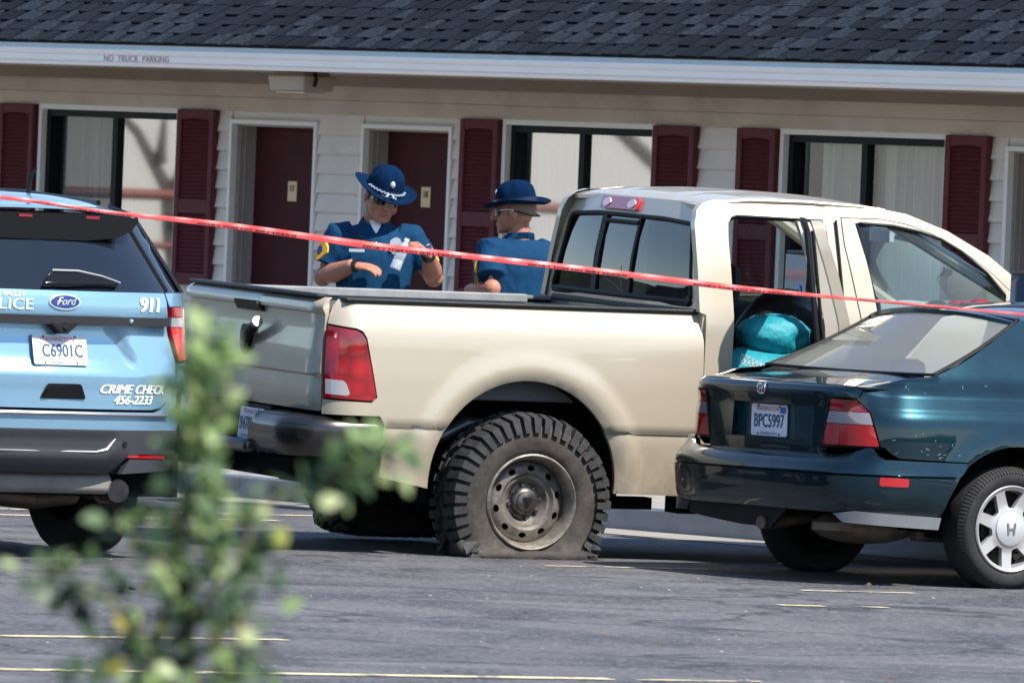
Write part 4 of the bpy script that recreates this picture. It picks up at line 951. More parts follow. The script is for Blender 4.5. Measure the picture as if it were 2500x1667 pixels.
# chips and scratches in the clear coat
m=MB(); rd=random.Random(8); chips=MB()
for i in range(22):
    if rd.random()<.5: a,b=rd.uniform(.85,1.7),rd.choice((rd.uniform(.62,.78),rd.uniform(.9,.97)))
    else: a,b=rd.uniform(.95,1.28),rd.uniform(.61,.75)
    l=rd.uniform(.003,.010); t=rd.uniform(-.6,1.4); w=rd.uniform(.0012,.003)
    if math.hypot(HONDAP.at(a)[0],b-.295)<.45: continue
    chips.add([f(a+l*math.cos(t)*u-w*math.sin(t)*v,b+l*math.sin(t)*u+w*math.cos(t)*v,.0015) for u,v in ((-1,-.3),(1,-.6),(1,.5),(-1,1))],[(0,1,2,3)])
tag(chips.build('paint_chips',mat('chipped_paint',(.13,.22,.25),.7),saloon,smooth=False),kind='stuff')
# boot
fr=ribbon(HONDAP,hout,1)
rec=[(-.27,.676),(.27,.676),(.255,.842),(-.255,.842)]
bt_=panel('boot_rear',[(-.478,.612),(.478,.612),(.478,.66),(.527,.89),(.69,.892),(.705,.93),(.70,.946),(-.70,.946),(-.705,.93),(-.69,.892),(-.527,.89),(-.478,.66)],fr,tealp,saloon,sp=.03,holes=[rec],thick=.03,rows=(.882,.927,.938),ang=50)
m=MB(); panel_mb(m,rec,lambda a,b,o:fr(a,b,-.045),sp=.06,thick=0); L=subdiv(rec,.06); L=L+[L[0]]
m.loft([[fr(a,b,0) for a,b in L],[fr(a,b,-.045) for a,b in L]],cap=False,closed=False); m.build('plate_recess',mat('recess_teal',(.004,.03,.04),.35),saloon,ang=30)
plate(saloon,lambda a,b,o:fr(.0-.0+a,.757+b,o-.040),'BPC5997')
m=MB()
for q in ([(-.021,.021),(-.013,.023),(-.010,.004),(.010,.004),(.013,.023),(.021,.021),(.016,-.022),(.009,-.023),(.007,-.006),(-.007,-.006),(-.009,-.023),(-.016,-.022)],): m.prism([(a*.8,.914+b*.9) for a,b in q],fr,.004,.012)
fr_=[(.030*math.copysign(abs(math.cos(t))**.5,math.cos(t)),.914+.028*math.copysign(abs(math.sin(t))**.5,math.sin(t))) for t in [2*math.pi*j/20 for j in range(21)]]
m.tube([fr(a,b,.008) for a,b in fr_],.0035,5); m.build('boot_badge',chrome,saloon,ang=20)
m=MB(); m.tube([fr(a,.868-.004*math.cos(a*3),.0) for a in [-.46+.92*i/20 for i in range(21)]],.003,4); m.build('boot_groove',rubber,saloon)
def lidm(x,y,o=0):
    t=(x+.87)/.50; xr=x
    z=.947+.060*max(0,t)**.8*(1) - .012*max(0,(.06-t)/.06)**2 - .045*(abs(y)/.72)**4*(.4+.6*t) +o
    return Vector((x-.0*y,y,z))
edge=[(HONDAP.at(abs(s))[0]+.018,-HONDAP.at(abs(s))[1]*(-1 if s>0 else 1)) for s in [-.72+1.44*i/24 for i in range(25)]]
edge=[(a,(1 if s_>=0 else -1)*abs(b)) for (a,b),s_ in zip(edge,[-.72+1.44*i/24 for i in range(25)])]
panel('boot_lid',edge+[(-.52,.755),(-.36,.735),(-.30,0),(-.36,-.735),(-.52,-.755)],lidm,tealp,saloon,sp=.045,thick=.01,ang=60)
# bumper, skirts
hb_=[(.330,-.045),(.352,-.012),(.42,.004),(.50,.010),(.521,.010),(.527,.0),(.533,.010),(.565,.004),(.59,-.022),(.612,-.062),(.66,-.10)]
def bout(s,z):
    o=interp(hb_,z)
    if z>.56: o*=1-.86*sstep(.70,.98,s)
    return o
for k in (1,):
    fb=ribbon(HBUMP,bout,1)
    A=[(HBUMP.sx(x),z) for x,z in ((-.425,.345),(-.395,.43),(-.34,.525),(-.275,.592))]
    top=[(.925,.604),(.89,.622),(.862,.655),(.835,.660),(.76,.640),(.62,.616),(0,.616)]
    o1=[(0,.350),(.70,.345),(A[0][0],.338)]+A+[(A[-1][0]-.01,.596)]+top
    o2=[(-a,b) for a,b in o1[::-1]]
    full=o1[:-1]+[(0,.616)]+o2[1:-1]
    bp=panel('rear_bumper',full,fb,tealp,saloon,sp=.032,thick=.03,rows=(.521,.527,.533,.59),ang=50)
sk=mat('grey_skirt',(.13,.14,.15),.5,var=(9,.6,(.09,.095,.10)))
for k in (1,-1):
    f2=ribbon(HBUMP,None,k); panel('side_skirt',[(.66,.340),(.78,.356),(HBUMP.sx(-.43),.336),(HBUMP.sx(-.445),.278),(.72,.300)],lambda a,b,o,f=f2:f(a,b,o-.008+.02*(b-.34)/.06*0),sk,saloon,sp=.05,thick=.05)
    m=MB(); panel_mb(m,rounded([(.899,.480),(1.039,.478),(1.039,.518),(.899,.522)],.012,3),lambda a,b,o,f=f2:f(a,b,o+.016),sp=.03,thick=.012); m.build('marker_lamp',redflat,saloon)
f2=ribbon(HBUMP,None,1)
panel('rear_valance',[(-.66,.352),(.30,.352),(.16,.25),(-.08,.252),(-.62,.285)],lambda a,b,o:f2(a,b,o-.05),rubber,saloon,sp=.06,thick=.02)
# glass house
def rwm(a,b,o=0):
    y=a*(.715+(.595-.715)*b); x=-.375+.03*a*a*0+(.10+.10*a*a+.375)*b; z=1.004+.006*a*a+(1.318-.040*a*a-1.004)*b+.020*math.sin(math.pi*b)*(1-1.9*a*a)
    return Vector((x,y,z+o))
panel('rear_window',[(-1,0),(1,0),(1,1),(-1,1)],rwm,glass('brightened_rear_glass',(.80,.86,.86),1.2,.0,.02,((.80,.79,.74),.16)),saloon,sp=.16,thick=0)  # pale veil mixed in to brighten the pane
m=MB(); P=[(-1+.1*i,0) for i in range(21)]; m.tube([rwm(a,b,.002) for a,b in P],.008,6); 
for a in (-1,1): m.tube([rwm(a*.985,b,.002) for b in [i/12 for i in range(13)]],.009,6)
m.tube([rwm(-1+.1*i,.985,.0) for i in range(21)],.010,6); m.build('window_seal',rubber,saloon)
def hroof(x,y,o=0):
    z=interp([(.02,1.312),(.12,1.325),(.35,1.346),(.65,1.361),(1.1,1.372),(1.45,1.350),(1.62,1.318)],x); t=abs(y)/.60
    return Vector((x+.10*t*t*max(0,(.5-x)/.5),y,z-.045*t**2.6+o))
panel('roof',[(.06,-.60),(1.60,-.58),(1.60,.58),(.06,.60)],hroof,tealp,saloon,sp=.06,thick=.02,ang=60)
def hws(a,b,o=0): return Vector((2.36-.76*b-.16*a*a*(1-.4*b),a*(.74-.17*b),.92+.395*b-.03*a*a*b+.03*math.sin(math.pi*b)+o))
panel('windscreen',[(-1,0),(1,0),(1,1),(-1,1)],hws,clearg,saloon,sp=.16,thick=0)
panel('bonnet',[(2.22,-.72),(3.45,-.66),(3.56,0),(3.45,.66),(2.22,.72)],lambda x,y,o:Vector((x,y,.93-.035*(max(0,x-2.2))**1.8-.04*(y/.7)**2+o)),tealp,saloon,sp=.1,thick=.02)
m=MB(); m.box((3.35,0,.52),(.36,1.66,.36)); m.build('front_bumper',tealp,saloon,bevel=.08)
# cabin
m=MB(); m.box((.85,0,.65),(2.9,1.18,.50)); m.box((1.4,0,.60),(1.5,1.60,.60)); m.build('floor_pan',under,saloon,smooth=False)
m=MB(); m.box((.02,0,.955),(.60,1.30,.02)); m.box((.34,0,.68),(.14,1.35,.56),Matrix.Rotation(R(-18),3,'Y')); m.box((.72,0,.46),(.5,1.35,.16))
for y in (-.36,.36): m.box((1.28,y,.72),(.12,.48,.58),Matrix.Rotation(R(-14),3,'Y')); m.box((1.55,y,.46),(.5,.5,.14))
m.box((2.08,0,.80),(.40,1.4,.22)); m.build('seats',mat('cream_seat_cloth',(.58,.555,.49),.9),saloon,smooth=False,bevel=.04)
for x,y,z in ((.22,-.36,1.03),(.22,.36,1.03),(1.18,-.36,1.09),(1.18,.36,1.09)): m=MB(); m.box((x,y,z-.02),(.08,.25,.11)); m.build('head_restraint',mat('navy_seat_cloth',(.02,.032,.055),.8),saloon,bevel=.05)
m=MB(); m.box((1.62,0.0,1.215),(.03,.24,.065)); m.build('rear_view_mirror',rubber,saloon,bevel=.02)
# underside, exhaust
m=MB(); m.box((1.45,0,.29),(3.5,1.40,.12)); m.box((-.55,0,.42),(.65,1.3,.16)); m.tube([(0,-.7,.28),(0,.7,.28)],.035); m.build('underbody',under,saloon,smooth=False,bevel=.03)
m=MB(); m.ell((-.55,-.42,.27),(.30,.14,.085),14); m.tube([(-.62,-.05,.30),(-.80,-.08,.275),(-.93,-.10,.268)],.032,12); m.tube([(-.35,-.55,.24),(.3,-.5,.22),(1.0,-.3,.22)],.03); m.build('silencer',mat('rusty_steel',(.17,.14,.11),.6,.6,var=(15,.8,(.09,.06,.045))),saloon)
def car_wheel(par,cx,cy,cz,k,Rr,Wd,rr,spokes,rimmat,cap=.083,letter=True,dark=False):
    w=empty('wheel',(cx,cy,cz),parent=par); half=Wd/2; Mx=Matrix.Rotation(math.pi/2,4,'X') if k<0 else Matrix.Rotation(-math.pi/2,4,'X')
    zf=-cz
    df=lambda v:Vector((v.x*(1+.03*(v.z<-Rr*.8)),v.y*(1+.06*sstep(-Rr*.75,-Rr,v.z)),max(v.z,zf+.001)))
    prof=[(rr*.97,half-.02),(rr*1.04,half-.002),(rr*1.12,half+.004),(Rr-.045,half+.006),(Rr-.022,half-.004),(Rr-.008,half-.018),(Rr-.001,half-.034),(Rr,0),(Rr-.001,-half+.034),(Rr-.022,-half+.004),(Rr-.045,-half-.004),(rr*.97,-half+.02)]
    m=MB(); m.lathe(prof,64,Mx); m.v=[tuple(df(Vector(v))) for v in m.v]
    n=96
    for i in range(n):
        a=2*math.pi*i/n; c,s=math.cos(a),math.sin(a); e=.012
        q=[]
        for r_,y_ in ((Rr+.0015,half-.030),(Rr-.010,half-.012),(Rr-.030,half+.004)):
            for t in (-.018,.018): q.append(df(Vector((r_*math.cos(a+t),(k)*(y_+.002),r_*math.sin(a+t)))))
        m.add(q,[(0,1,3,2),(2,3,5,4)])
    m.build('tyre',tyre2,w)
    m=MB(); m.lathe([(rr*.985,half-.022),(rr*1.01,half-.002),(rr*.985,half+.004),(rr*.94,half-.002),(rr*.90,half-.02),(rr*.87,half-.07)],56,Mx); rim=m.build('rim',rimmat,w)
    dish=lambda r:interp([(0,.012),(.09,.012),(.11,.020),(.16,.014),(.2,.006)],r)
    dm=lambda a,b,o:Vector((a,k*(half-dish(math.hypot(a,b))+o),b))
    holes=[]
    for i in range(spokes):
        a0=2*math.pi*(i+.5)/spokes+.15; h=math.pi/spokes; r0,r1=rr*.49,rr*.90
        d0,d1=h-.030/r0,h-.026/r1; P=[(r0*math.cos(a0+t),r0*math.sin(a0+t)) for t in (-d0,0,d0)]+[(r1*math.cos(a0+t),r1*math.sin(a0+t)) for t in (d1,d1*.5,0,-d1*.5,-d1)]
        holes.append(rounded(P,.008,2))
    circ=[(rr*.955*math.cos(2*math.pi*i/56),rr*.955*math.sin(2*math.pi*i/56)) for i in range(56)]
    panel('spokes',circ,dm,rimmat,rim,sp=.016,holes=holes,thick=.025,ang=30)
    m=MB(); m.lathe([(0,half-.10),(rr*.92,half-.10)],24,Mx); m.lathe([(.05,half-.07),(.13,half-.07),(.13,half-.085)],24,Mx); m.build('brake_disc',holem if dark else mat('brake_dark',(.03,.028,.026),.6,.5),rim)
    m=MB(); m.lathe([(cap,half-.014),(cap,half-.006),(cap-.006,half-.002),(0,half+.0)],28,Mx); m.build('centre_cap',mat('silver_cap',(.52,.52,.53),.4,.4),rim)
    if letter:
        m=MB()
        m.prism([(-.026,.028),(-.017,.028),(-.012,.004),(.012,.004),(.017,.028),(.026,.028),(.020,-.028),(.012,-.028),(.009,-.006),(-.009,-.006),(-.012,-.028),(-.020,-.028)],lambda a,b,o:Vector((a,k*(half+o),b)),-.001,.0035); m.build('cap_emblem',steel,rim,smooth=False)
    return w
car_wheel(saloon,0,-.775,.288,-1,.297,.19,.207,7,alloy); car_wheel(saloon,0,.775,.288,1,.297,.19,.207,7,alloy,dark=True)
car_wheel(saloon,2.715,-.775,.288,-1,.297,.19,.207,7,alloy); car_wheel(saloon,2.715,.775,.288,1,.297,.19,.207,7,alloy)

# ================================================================ POLICE SUV
suv=tag(empty('police_suv',(-2.7544,50.2558,0),(0,0,R(121))),'light blue police SUV with 911 and CRIME CHECK on its tailgate','SUV')
sbl=mat('light_blue_paint',(.23,.41,.56),.28,.45,1.,flake=.04); gloss=mat('gloss_black',(.003,.003,.004),.2,0,.25,spec=.25); gplast=mat('charcoal_plastic',(.030,.031,.036),.5,bump=(140,.1)); whitep=mat('white_print',(.8,.8,.8),.6)
SYO=[(.40,-.05),(.50,.0),(.62,.012),(.70,.03),(.85,.035),(.95,.02),(1.10,.004),(1.20,.0),(1.26,-.01)]
def sout(s,z):
    base=interp([(.60,-.02),(.70,-.006),(.84,.006),(.862,.016),(.885,.014),(1.06,-.018),(1.10,-.016),(1.16,.002),(1.22,.002),(1.265,-.012)],z)
    e=interp([(.88,.50),(1.10,.36)],z)
    if .88<z<1.11: base-=.040*sstep(e+.03,e-.02,s)*sstep(.885,.93,z)
    w=sstep(.70,.86,s); x=SUVP.at(min(s,SUVP.L-1e-6))[0]; o=base*(1-w)+interp(SYO,z)*w
    if s>1.2 and z<.95: o+=.03*sstep(.60,.45,math.hypot(x,z-.38))
    return o
SX=SUVP.sx
fS=ribbon(SUVP,sout,1)
tgp=[(0,.712),(.62,.712),(.70,.724),(.755,.765),(.78,.84),(.795,.938),(.712,1.19),(.70,1.262),(0,1.262)]
tgo=tgp[1:-1]; full=tgo+[(-a,b) for a,b in tgo[::-1]]
stg=panel('tailgate',full,fS,sbl,suv,sp=.034,thick=.03,rows=(.862,.885,1.10,1.16,1.24),ang=50)
for k in (1,-1):
    f=ribbon(SUVP,sout,k)
    A=[(SX(x),z) for x,z in arc(0,.385,.445,.445,186,-6,26)]
    panel('rear_quarter',[(.66,.635),(.66,.700),(.71,.712),(.77,.755),(.797,.835),(.81,.930),(.93,.940),(.905,1.08),(.895,1.19),(.88,1.20),(.738,1.20),(.712,1.262),(.86,1.264),(SX(1.05),1.262),(SX(1.05),.42)]+A[::-1]+[(SX(-.46),.50),(.80,.56)],f,sbl,suv,sp=.045,thick=.03,ang=50)
    panel('rear_door',[(SX(1.06),.40),(SX(1.06),1.26),(SX(1.70),1.26),(SX(1.70),.40)],f,sbl,suv,sp=.1,thick=.02)
    panel('front_door',[(SX(1.71),.40),(SX(1.71),1.26),(SX(2.55),1.24),(SX(2.55),.40)],f,sbl,suv,sp=.1,thick=.02)
    g=lambda a,b,o,f=f:f(a,b,o+.012)
    red=[(.812,.945),(.905,.950),(.886,1.10),(.764,1.10)]; band=[(.763,1.104),(.885,1.104),(.882,1.148),(.745,1.148)]; up=[(.744,1.152),(.881,1.152),(.876,1.188),(.86,1.198),(.740,1.196)]
    edge=[(.908,.950),(.935,.956),(.915,1.10),(.905,1.192),(.880,1.192),(.890,1.10)]
    tl=panel('tail_lamp',red,g,mat('bright_red_lens',(.72,.012,.012),.12,0,1.),suv,sp=.02,thick=.05,ang=60)
    panel('clear_band',band,g,whitel,tl,sp=.02,thick=.05); panel('upper_lens',up,g,mat('deep_red_lens',(.28,.004,.012),.12,0,1.),tl,sp=.02,thick=.05); panel('lamp_edge',edge,g,mat('clear_edge_lens',(.55,.50,.52),.12,.4,1.),tl,sp=.02,thick=.05)
    # side glass and roof pillar
    def sg(x,z,o=0,k=k): return Vector((x,-k*(.985-.60*(z-1.26)-.16*max(0,-x)**2-.004-o),z))
    panel('side_glass',[(-.84,1.265),(2.30,1.25),(1.55,1.62),(-.62,1.62)],sg,gloss,suv,sp=.12,thick=.02)
    m=MB(); C=[(x,z) for x,z in arc(0,.385,.455,.455,190,-10,20)]; m.loft([[Vector((x,-k*.96,z)) for x,z in C],[Vector((x,-k*.5,z)) for x,z in C]],cap=False,closed=False); m.build('wheel_arch_liner',under,suv)
    panel('front_wing',[(SX(2.56),.40)]+[(SX(x),z) for x,z in arc(2.86,.385,.44,.44,180,60,10) if x>2.57]+[(SX(2.98),.9),(SX(2.98),1.15),(SX(2.56),1.24)],f,sbl,suv,sp=.1,thick=.02)
# rear bumper: painted step, bright strip, charcoal lower
bpt=[(0,.622),(.80,.612),(.86,.63),(.80,.700),(.66,.700),(0,.704)]
o1=bpt[1:-1]; panel('rear_bumper',o1+[(-a,b) for a,b in o1[::-1]],lambda a,b,o:fS(a,b,o+.022+.05*sstep(.70,.66,b)*0),sbl,suv,sp=.04,thick=.06,ang=50)
m=MB(); m.tube([fS(a,.690-.004*abs(a),.030) for a in [-.72+1.44*i/30 for i in range(31)]],.0085,6); m.build('bright_strip',mat('satin_strip',(.42,.40,.40),.3,.8),suv)
fL=ribbon(SUVP,lambda s,z:interp([(.40,-.06),(.43,-.02),(.50,.022),(.600,.030),(.622,.03)],z),1)
def fL2(a,b,o=0):
    s=abs(a); e=interp([(.50,.30),(.60,.37)],b); return fL(a,b,o+(-.012*sstep(e+.01,e-.012,s)*sstep(.502,.515,b)*sstep(.60,.585,b)))
panel('bumper_lower',[(-.40,.405),(.36,.405),(.44,.505),(.70,.505),(.86,.50),(.88,.616),(-.88,.616),(-.86,.50),(-.70,.505),(-.44,.505)],fL2,gplast,suv,sp=.022,thick=.06,ang=50)
m=MB(); m.tube([fL2(a,b,.006) for a,b in ((-.40,.575),(-.33,.512),(.24,.512),(.30,.525),(.345,.575))],.0045,5); m.build('bright_trim',mat('satin_strip',()),suv)
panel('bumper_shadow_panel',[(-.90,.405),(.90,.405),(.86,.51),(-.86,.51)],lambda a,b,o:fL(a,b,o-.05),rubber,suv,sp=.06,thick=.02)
for k in (1,-1):
    f=ribbon(SUVP,None,k); m=MB(); panel_mb(m,[(.43,.488),(.72,.480),(.715,.508),(.44,.516)],lambda a,b,o:f(a,b,o+.016),sp=.04,thick=.02); m.build('rear_reflector',redflat,suv)
    panel('bumper_corner',[(.40,.41),(.80,.43),(.80,.475),(.45,.480)],lambda a,b,o:f(a,b,o+.012),gplast,suv,sp=.05,thick=.03)
for a,b in ((.40,.552),(-.36,.552)):
    m=MB(); m.lathe([(.0,.006),(.012,.006),(.014,0)],14,Matrix.Translation(fL2(a,b,.002))@Vector((-1,-.1*a,0)).to_track_quat('Z','Y').to_matrix().to_4x4()); m.build('parking_sensor',rubber,suv)
# black applique bar, camera, badge, handle, plate
def bar_at(a,b,o=0): return fS(a,b,o)
m=MB(); panel_mb(m,[(-.715,1.105),(.715,1.105),(.712,1.146),(-.712,1.146)],lambda a,b,o:ribbon(SUVP)(a,b,o+.018),sp=.03,thick=.05); ab=m.build('trim_bar',mat('satin_black_bar',(.022,.022,.025),.35,spec=.3),suv)
m=MB(); c=ribbon(SUVP)(.417,1.128,.018); m.lathe([(0,.010),(.009,.009),(.012,0)],12,Matrix.Translation(c)@Vector((-1,-.3,0)).to_track_quat('Z','Y').to_matrix().to_4x4()); m.build('key_lock',chrome,ab)
fp=ribbon(SUVP)
m=MB(); m.prism([(-.035,1.112),(.125,1.112),(.085,1.082),(.06,1.060),(.03,1.060),(.005,1.082)],fp,-.05,.02); m.ell(fp(.045,1.088,.02),(.012,.014,.012),12); m.build('rear_camera',rubber,suv,ang=20)
oc=lambda a,b,n=36:[(.046+a*math.cos(2*math.pi*j/n),1.210+b*math.sin(2*math.pi*j/n)) for j in range(n)]
m=MB(); panel_mb(m,oc(.084,.037),lambda a,b,o:fS(a,b,o+.007),sp=.04,thick=.008); ov=m.build('oval_badge',mat('badge_silver',(.75,.78,.82),.25,.6),suv)
m=MB(); panel_mb(m,oc(.076,.030),lambda a,b,o:fS(a,b,o+.0095),sp=.04,thick=.004); m.build('badge_field',mat('badge_blue',(.006,.02,.16),.3,0,.6),ov)
m=MB(); text_mb(m,'Ford',.052,lambda x,y,o:fS(.046+x,1.212+y+.02*x,.0105+o),shear=.45,sx=1.0,bold=.0008); m.build('badge_lettering',mat('badge_silver',()),ov,smooth=False)
m=MB(); m.prism(rounded([(-.066,.757),(.182,.757),(.150,.828),(-.030,.828)],.014,3),fS,-.03,.006); m.prism(rounded([(-.05,.764),(.165,.764),(.145,.800),(-.03,.800)],.01,3),fS,.004,.010); m.build('tailgate_handle',gloss,suv)
pz=lambda a,b,o:fS(.047+a,.984+b,o)
p0=fS(.047,.915,.012); p1=fS(.047,1.053,.012)
def sp_(a,b,o):
    t=(b+.076)/.152; q=p0+(p1-p0)*t; tan=(fS(.147,.98,0)-fS(-.053,.98,0)); tan.z=0; tan.normalize(); nrm=Vector((-1,0,0)); return q+tan*a*.95+nrm*o
plate(suv,sp_,'C6901C',tab=False)
# lettering
def let(name,txt,size,cx,cz,shear=0,sx=1,bold=.003,par=None,mt=None):
    m=MB(); text_mb(m,txt,size,lambda x,y,o:fS(cx+x,cz+y,.003+o),shear=shear,sx=sx,bold=bold,cut=.009); return m.build(name,mt or whitep,par or stg,smooth=False)
let('emergency_number','911',.098,.565,1.203,.10,1.1,.006)
let('crime_check_lettering','CRIME CHECK',.060,.475,.806,.30,1.16,.0030)
let('phone_lettering','456-2233',.060,.470,.756,.30,1.14,.0030)
let('valley_lettering','SPOKANE VALLEY',.030,-.30,1.240,.0,1.15,.0008)
let('police_lettering','POLICE',.075,-.27,1.192,.0,1.25,.001,mt=mat('faded_white_print',(.60,.70,.78),.6))
# rear glass, spoiler, wiper, roof
def sw(s,z,o=0):
    a=abs(s); x,y=SUVP.at(a); k=1 if s>=0 else -1
    return Vector((x+.85*(z-1.262)+.02-o*.75,k*y*(1-.27*(z-1.262)),z+o*.65))
dglass=mat('dark_tailgate_glass',(.006,.009,.014),.03,0,.6,spec=.4)
gl=panel('rear_window',[(-.86,1.264),(.86,1.264),(.84,1.45),(.80,1.625),(-.80,1.625),(-.84,1.45)],sw,dglass,suv,sp=.05,thick=.015,ang=60)
for k in (1,-1): m=MB(); m.tube([sw(k*interp([(1.26,.735),(1.62,.665)],z),z,.004) for z in (1.27,1.36,1.45,1.54,1.61)],.009,6); m.build('pillar_moulding',rubber,gl)
m=MB(); m.prism([(-.07,1.270),(-.02,1.320),(.03,1.332),(.14,1.328),(.27,1.308),(.36,1.288),(.355,1.276),(.06,1.272)],sw,.0,.035); wp=m.build('wiper_cover',gloss,suv,bevel=.008)
m=MB(); m.tube([sw(.0,1.330,.038),sw(.14,1.329,.04),sw(.27,1.31,.036),sw(.37,1.285,.03)],.006,5); m.build('wiper_arm',mat('grey_wiper',(.30,.31,.32),.35,.5),wp)
def spm(y,z,o=0): return Vector((-.985+.15*y*y-o,y,z))
so_=[(.565,1.622),(.568,1.592),(.53,1.548),(.45,1.514),(.28,1.497),(0,1.497)]
so_=so_+[(-a,b) for a,b in so_[-2::-1]]
m=MB(); panel_mb(m,so_,spm,sp=.05,thick=0)
m.loft([[spm(y,z) for y,z in so_],[spm(y*.98,z,0)+Vector((.28,0,.05)) for y,z in so_]],cap=False,closed=False)
spo=m.build('spoiler',gloss,suv,ang=40)
m=MB(); m.prism([(-.34,1.600),(.10,1.600),(.10,1.612),(-.34,1.612)],spm,.0,.004); m.build('high_brake_lamp',mat('dark_red_lamp',(.22,.004,.015),.2,0,1.),spo)
def sroof(x,y,o=0):
    t=abs(y)/.66; z=1.712+.045*sstep(-.7,.8,x)-.03*max(0,x-.9)-.088*t**2.4; z-=.055*sstep(-.62,-1.0,x)*(1-t**2*.6)
    return Vector((x+.15*y*y*sstep(0,-.9,x),y*(1+.10*sstep(-.7,.3,x)),z+o))
panel('roof',[(-.985,-.575),(-.6,-.655),(1.5,-.66),(1.5,.66),(-.6,.655),(-.985,.575)],sroof,sbl,suv,sp=.05,thick=.015,ang=60)
for k in (1,-1): m=MB(); m.tube([sroof(x,k*.60,.03) for x in (-.5,-.2,.4,1.0)],.014,6); m.build('roof_rail',gloss,suv)
m=MB(); m.tube([(-.42,-.25,1.70),(-.44,-.25,1.79),(-.50,-.25,1.83)],[.014,.010,.004],8); m.build('roof_antenna',rubber,suv)
m=MB(); m.ell((-.3,.05,1.73),(.09,.03,.035)); m.build('aerial_fin',gloss,suv)
panel('windscreen',[(-.85,0),(.85,0),(.85,1),(-.85,1)],lambda a,b,o:Vector((2.45-.95*b-.15*a*a,a*(.98-.2*b),1.22+.5*b+o)),gloss,suv,sp=.2,thick=0)
panel('bonnet',[(2.35,-.9),(3.55,-.8),(3.65,0),(3.55,.8),(2.35,.9)],lambda x,y,o:Vector((x,y,1.22-.08*max(0,x-2.3)-.05*(y/.9)**2+o)),sbl,suv,sp=.12,thick=.02)
m=MB(); m.box((3.55,0,.75),(.3,1.8,.6)); m.build('front_bumper',gplast,suv,bevel=.1)
m=MB(); m.box((1.2,0,.55),(4.4,1.6,.5)); m.build('cabin_floor',under,suv,smooth=False)
m=MB(); m.box((-.95,.10,.36),(.30,1.0,.10)); m.build('fuel_tank_shield',mat('pale_shield',(.20,.185,.165),.7,var=(8,.7,(.12,.11,.10))),suv,bevel=.03)
m=MB(); m.tube([(-.2,-.55,.33),(-.55,-.56,.33),(-.80,-.50,.325),(-1.02,-.47,.325)],[.05,.06,.062,.055],14); m.tube([(-.85,-.48,.325),(-.87,-.479,.325)],.066,14); m.tube([(-.55,.15,.30),(-.65,-.2,.27),(-.5,-.5,.29)],.055,12); m.build('exhaust_pipe',mat('brown_exhaust',(.13,.10,.085),.5,.6,var=(10,.8,(.07,.055,.05))),suv)
m=MB(); m.tube([(0,-.7,.33),(0,.7,.33)],.07,10); m.box((-.1,-.45,.34),(.5,.12,.12)); m.box((0,0,.36),(.3,.4,.22)); m.build('rear_axle',under,suv)
for cx,cy,k in ((0,-.83,-1),(0,.83,1),(2.86,-.83,-1),(2.86,.83,1)): car_wheel(suv,cx,cy,.372,k,.382,.245,.235,5,alloy,.06,False)

# ================================================================ PEOPLE
skin=mat('reddish_skin',(.37,.17,.11),.5,spec=.3,var=(28,.6,(.28,.11,.07)),bump=(90,.25));  # reddish skin tone with mottled variation
shirtm=mat('uniform_blue_cloth',(.003,.036,.092),.85,spec=.15,var=(7,.4,(.0022,.026,.068)),bump=(15,.9)); hatm=mat('navy_felt',(.001,.012,.040),1.0,spec=.08,bump=(60,.2)); trou=mat('dark_navy_cloth',(.012,.016,.03),.8,bump=(30,.3))
gold=mat('gold_patch',(.75,.42,.03),.6); silver=mat('silver_badge',(.70,.70,.70),.3,.7); cordm=mat('pale_blue_cord',(.26,.34,.44),.6); lensk=mat('black_sunglass',(.006,.006,.007),.08,0,1.); watch=mat('black_watch',(.01,.01,.012),.3)
def ring(c,rx,ry,n=18,M=None):
    c=Vector(c); P=[c+Vector((rx*math.cos(2*math.pi*k/n),ry*math.sin(2*math.pi*k/n),0)) for k in range(n)]
    return [M@p for p in P] if M else P
def limb(mb,pts,r,n=12): mb.tube(pts,r,n)
def hand(mb,wrist,tip,nrm,curl,k=1):
    """palm from wrist towards tip, palm facing nrm; four bent fingers and a thumb"""
    w=Vector(wrist); d=(Vector(tip)-w).normalized(); n=(Vector(nrm)-d*Vector(nrm).dot(d)).normalized(); a=d.cross(n)*k
    def P(u,v,t): return w+d*u+a*v+n*t
    mb.loft([[P(u,hw*math.cos(q),th*math.sin(q)) for q in [2*math.pi*j/12 for j in range(12)]] for u,hw,th in ((-.02,.028,.022),(.02,.034,.018),(.06,.042,.017),(.092,.042,.013))])
    for i,(v,L) in enumerate(((-.032,.070),(-.011,.080),(.011,.076),(.031,.060))):
        c=curl*(1+.10*i); p=P(.085,v,0); pts=[p]; ang=0
        for s_ in (.45,.32,.23):
            ang+=c; p=p+(d*math.cos(ang)+n*math.sin(ang))*L*s_; pts.append(p)
        mb.tube(pts,[.0095,.0092,.0085,.007],8); mb.ell(pts[-1],(.007,.007,.007),8)
    p=P(.025,-.030,.005); q=[p,p+d*.028-a*.026+n*.012,p+d*.056-a*.030+n*.026,p+d*.076-a*.024+n*.036]; mb.tube(q,[.013,.012,.0105,.008],8); mb.ell(q[-1],(.008,.008,.008),8)
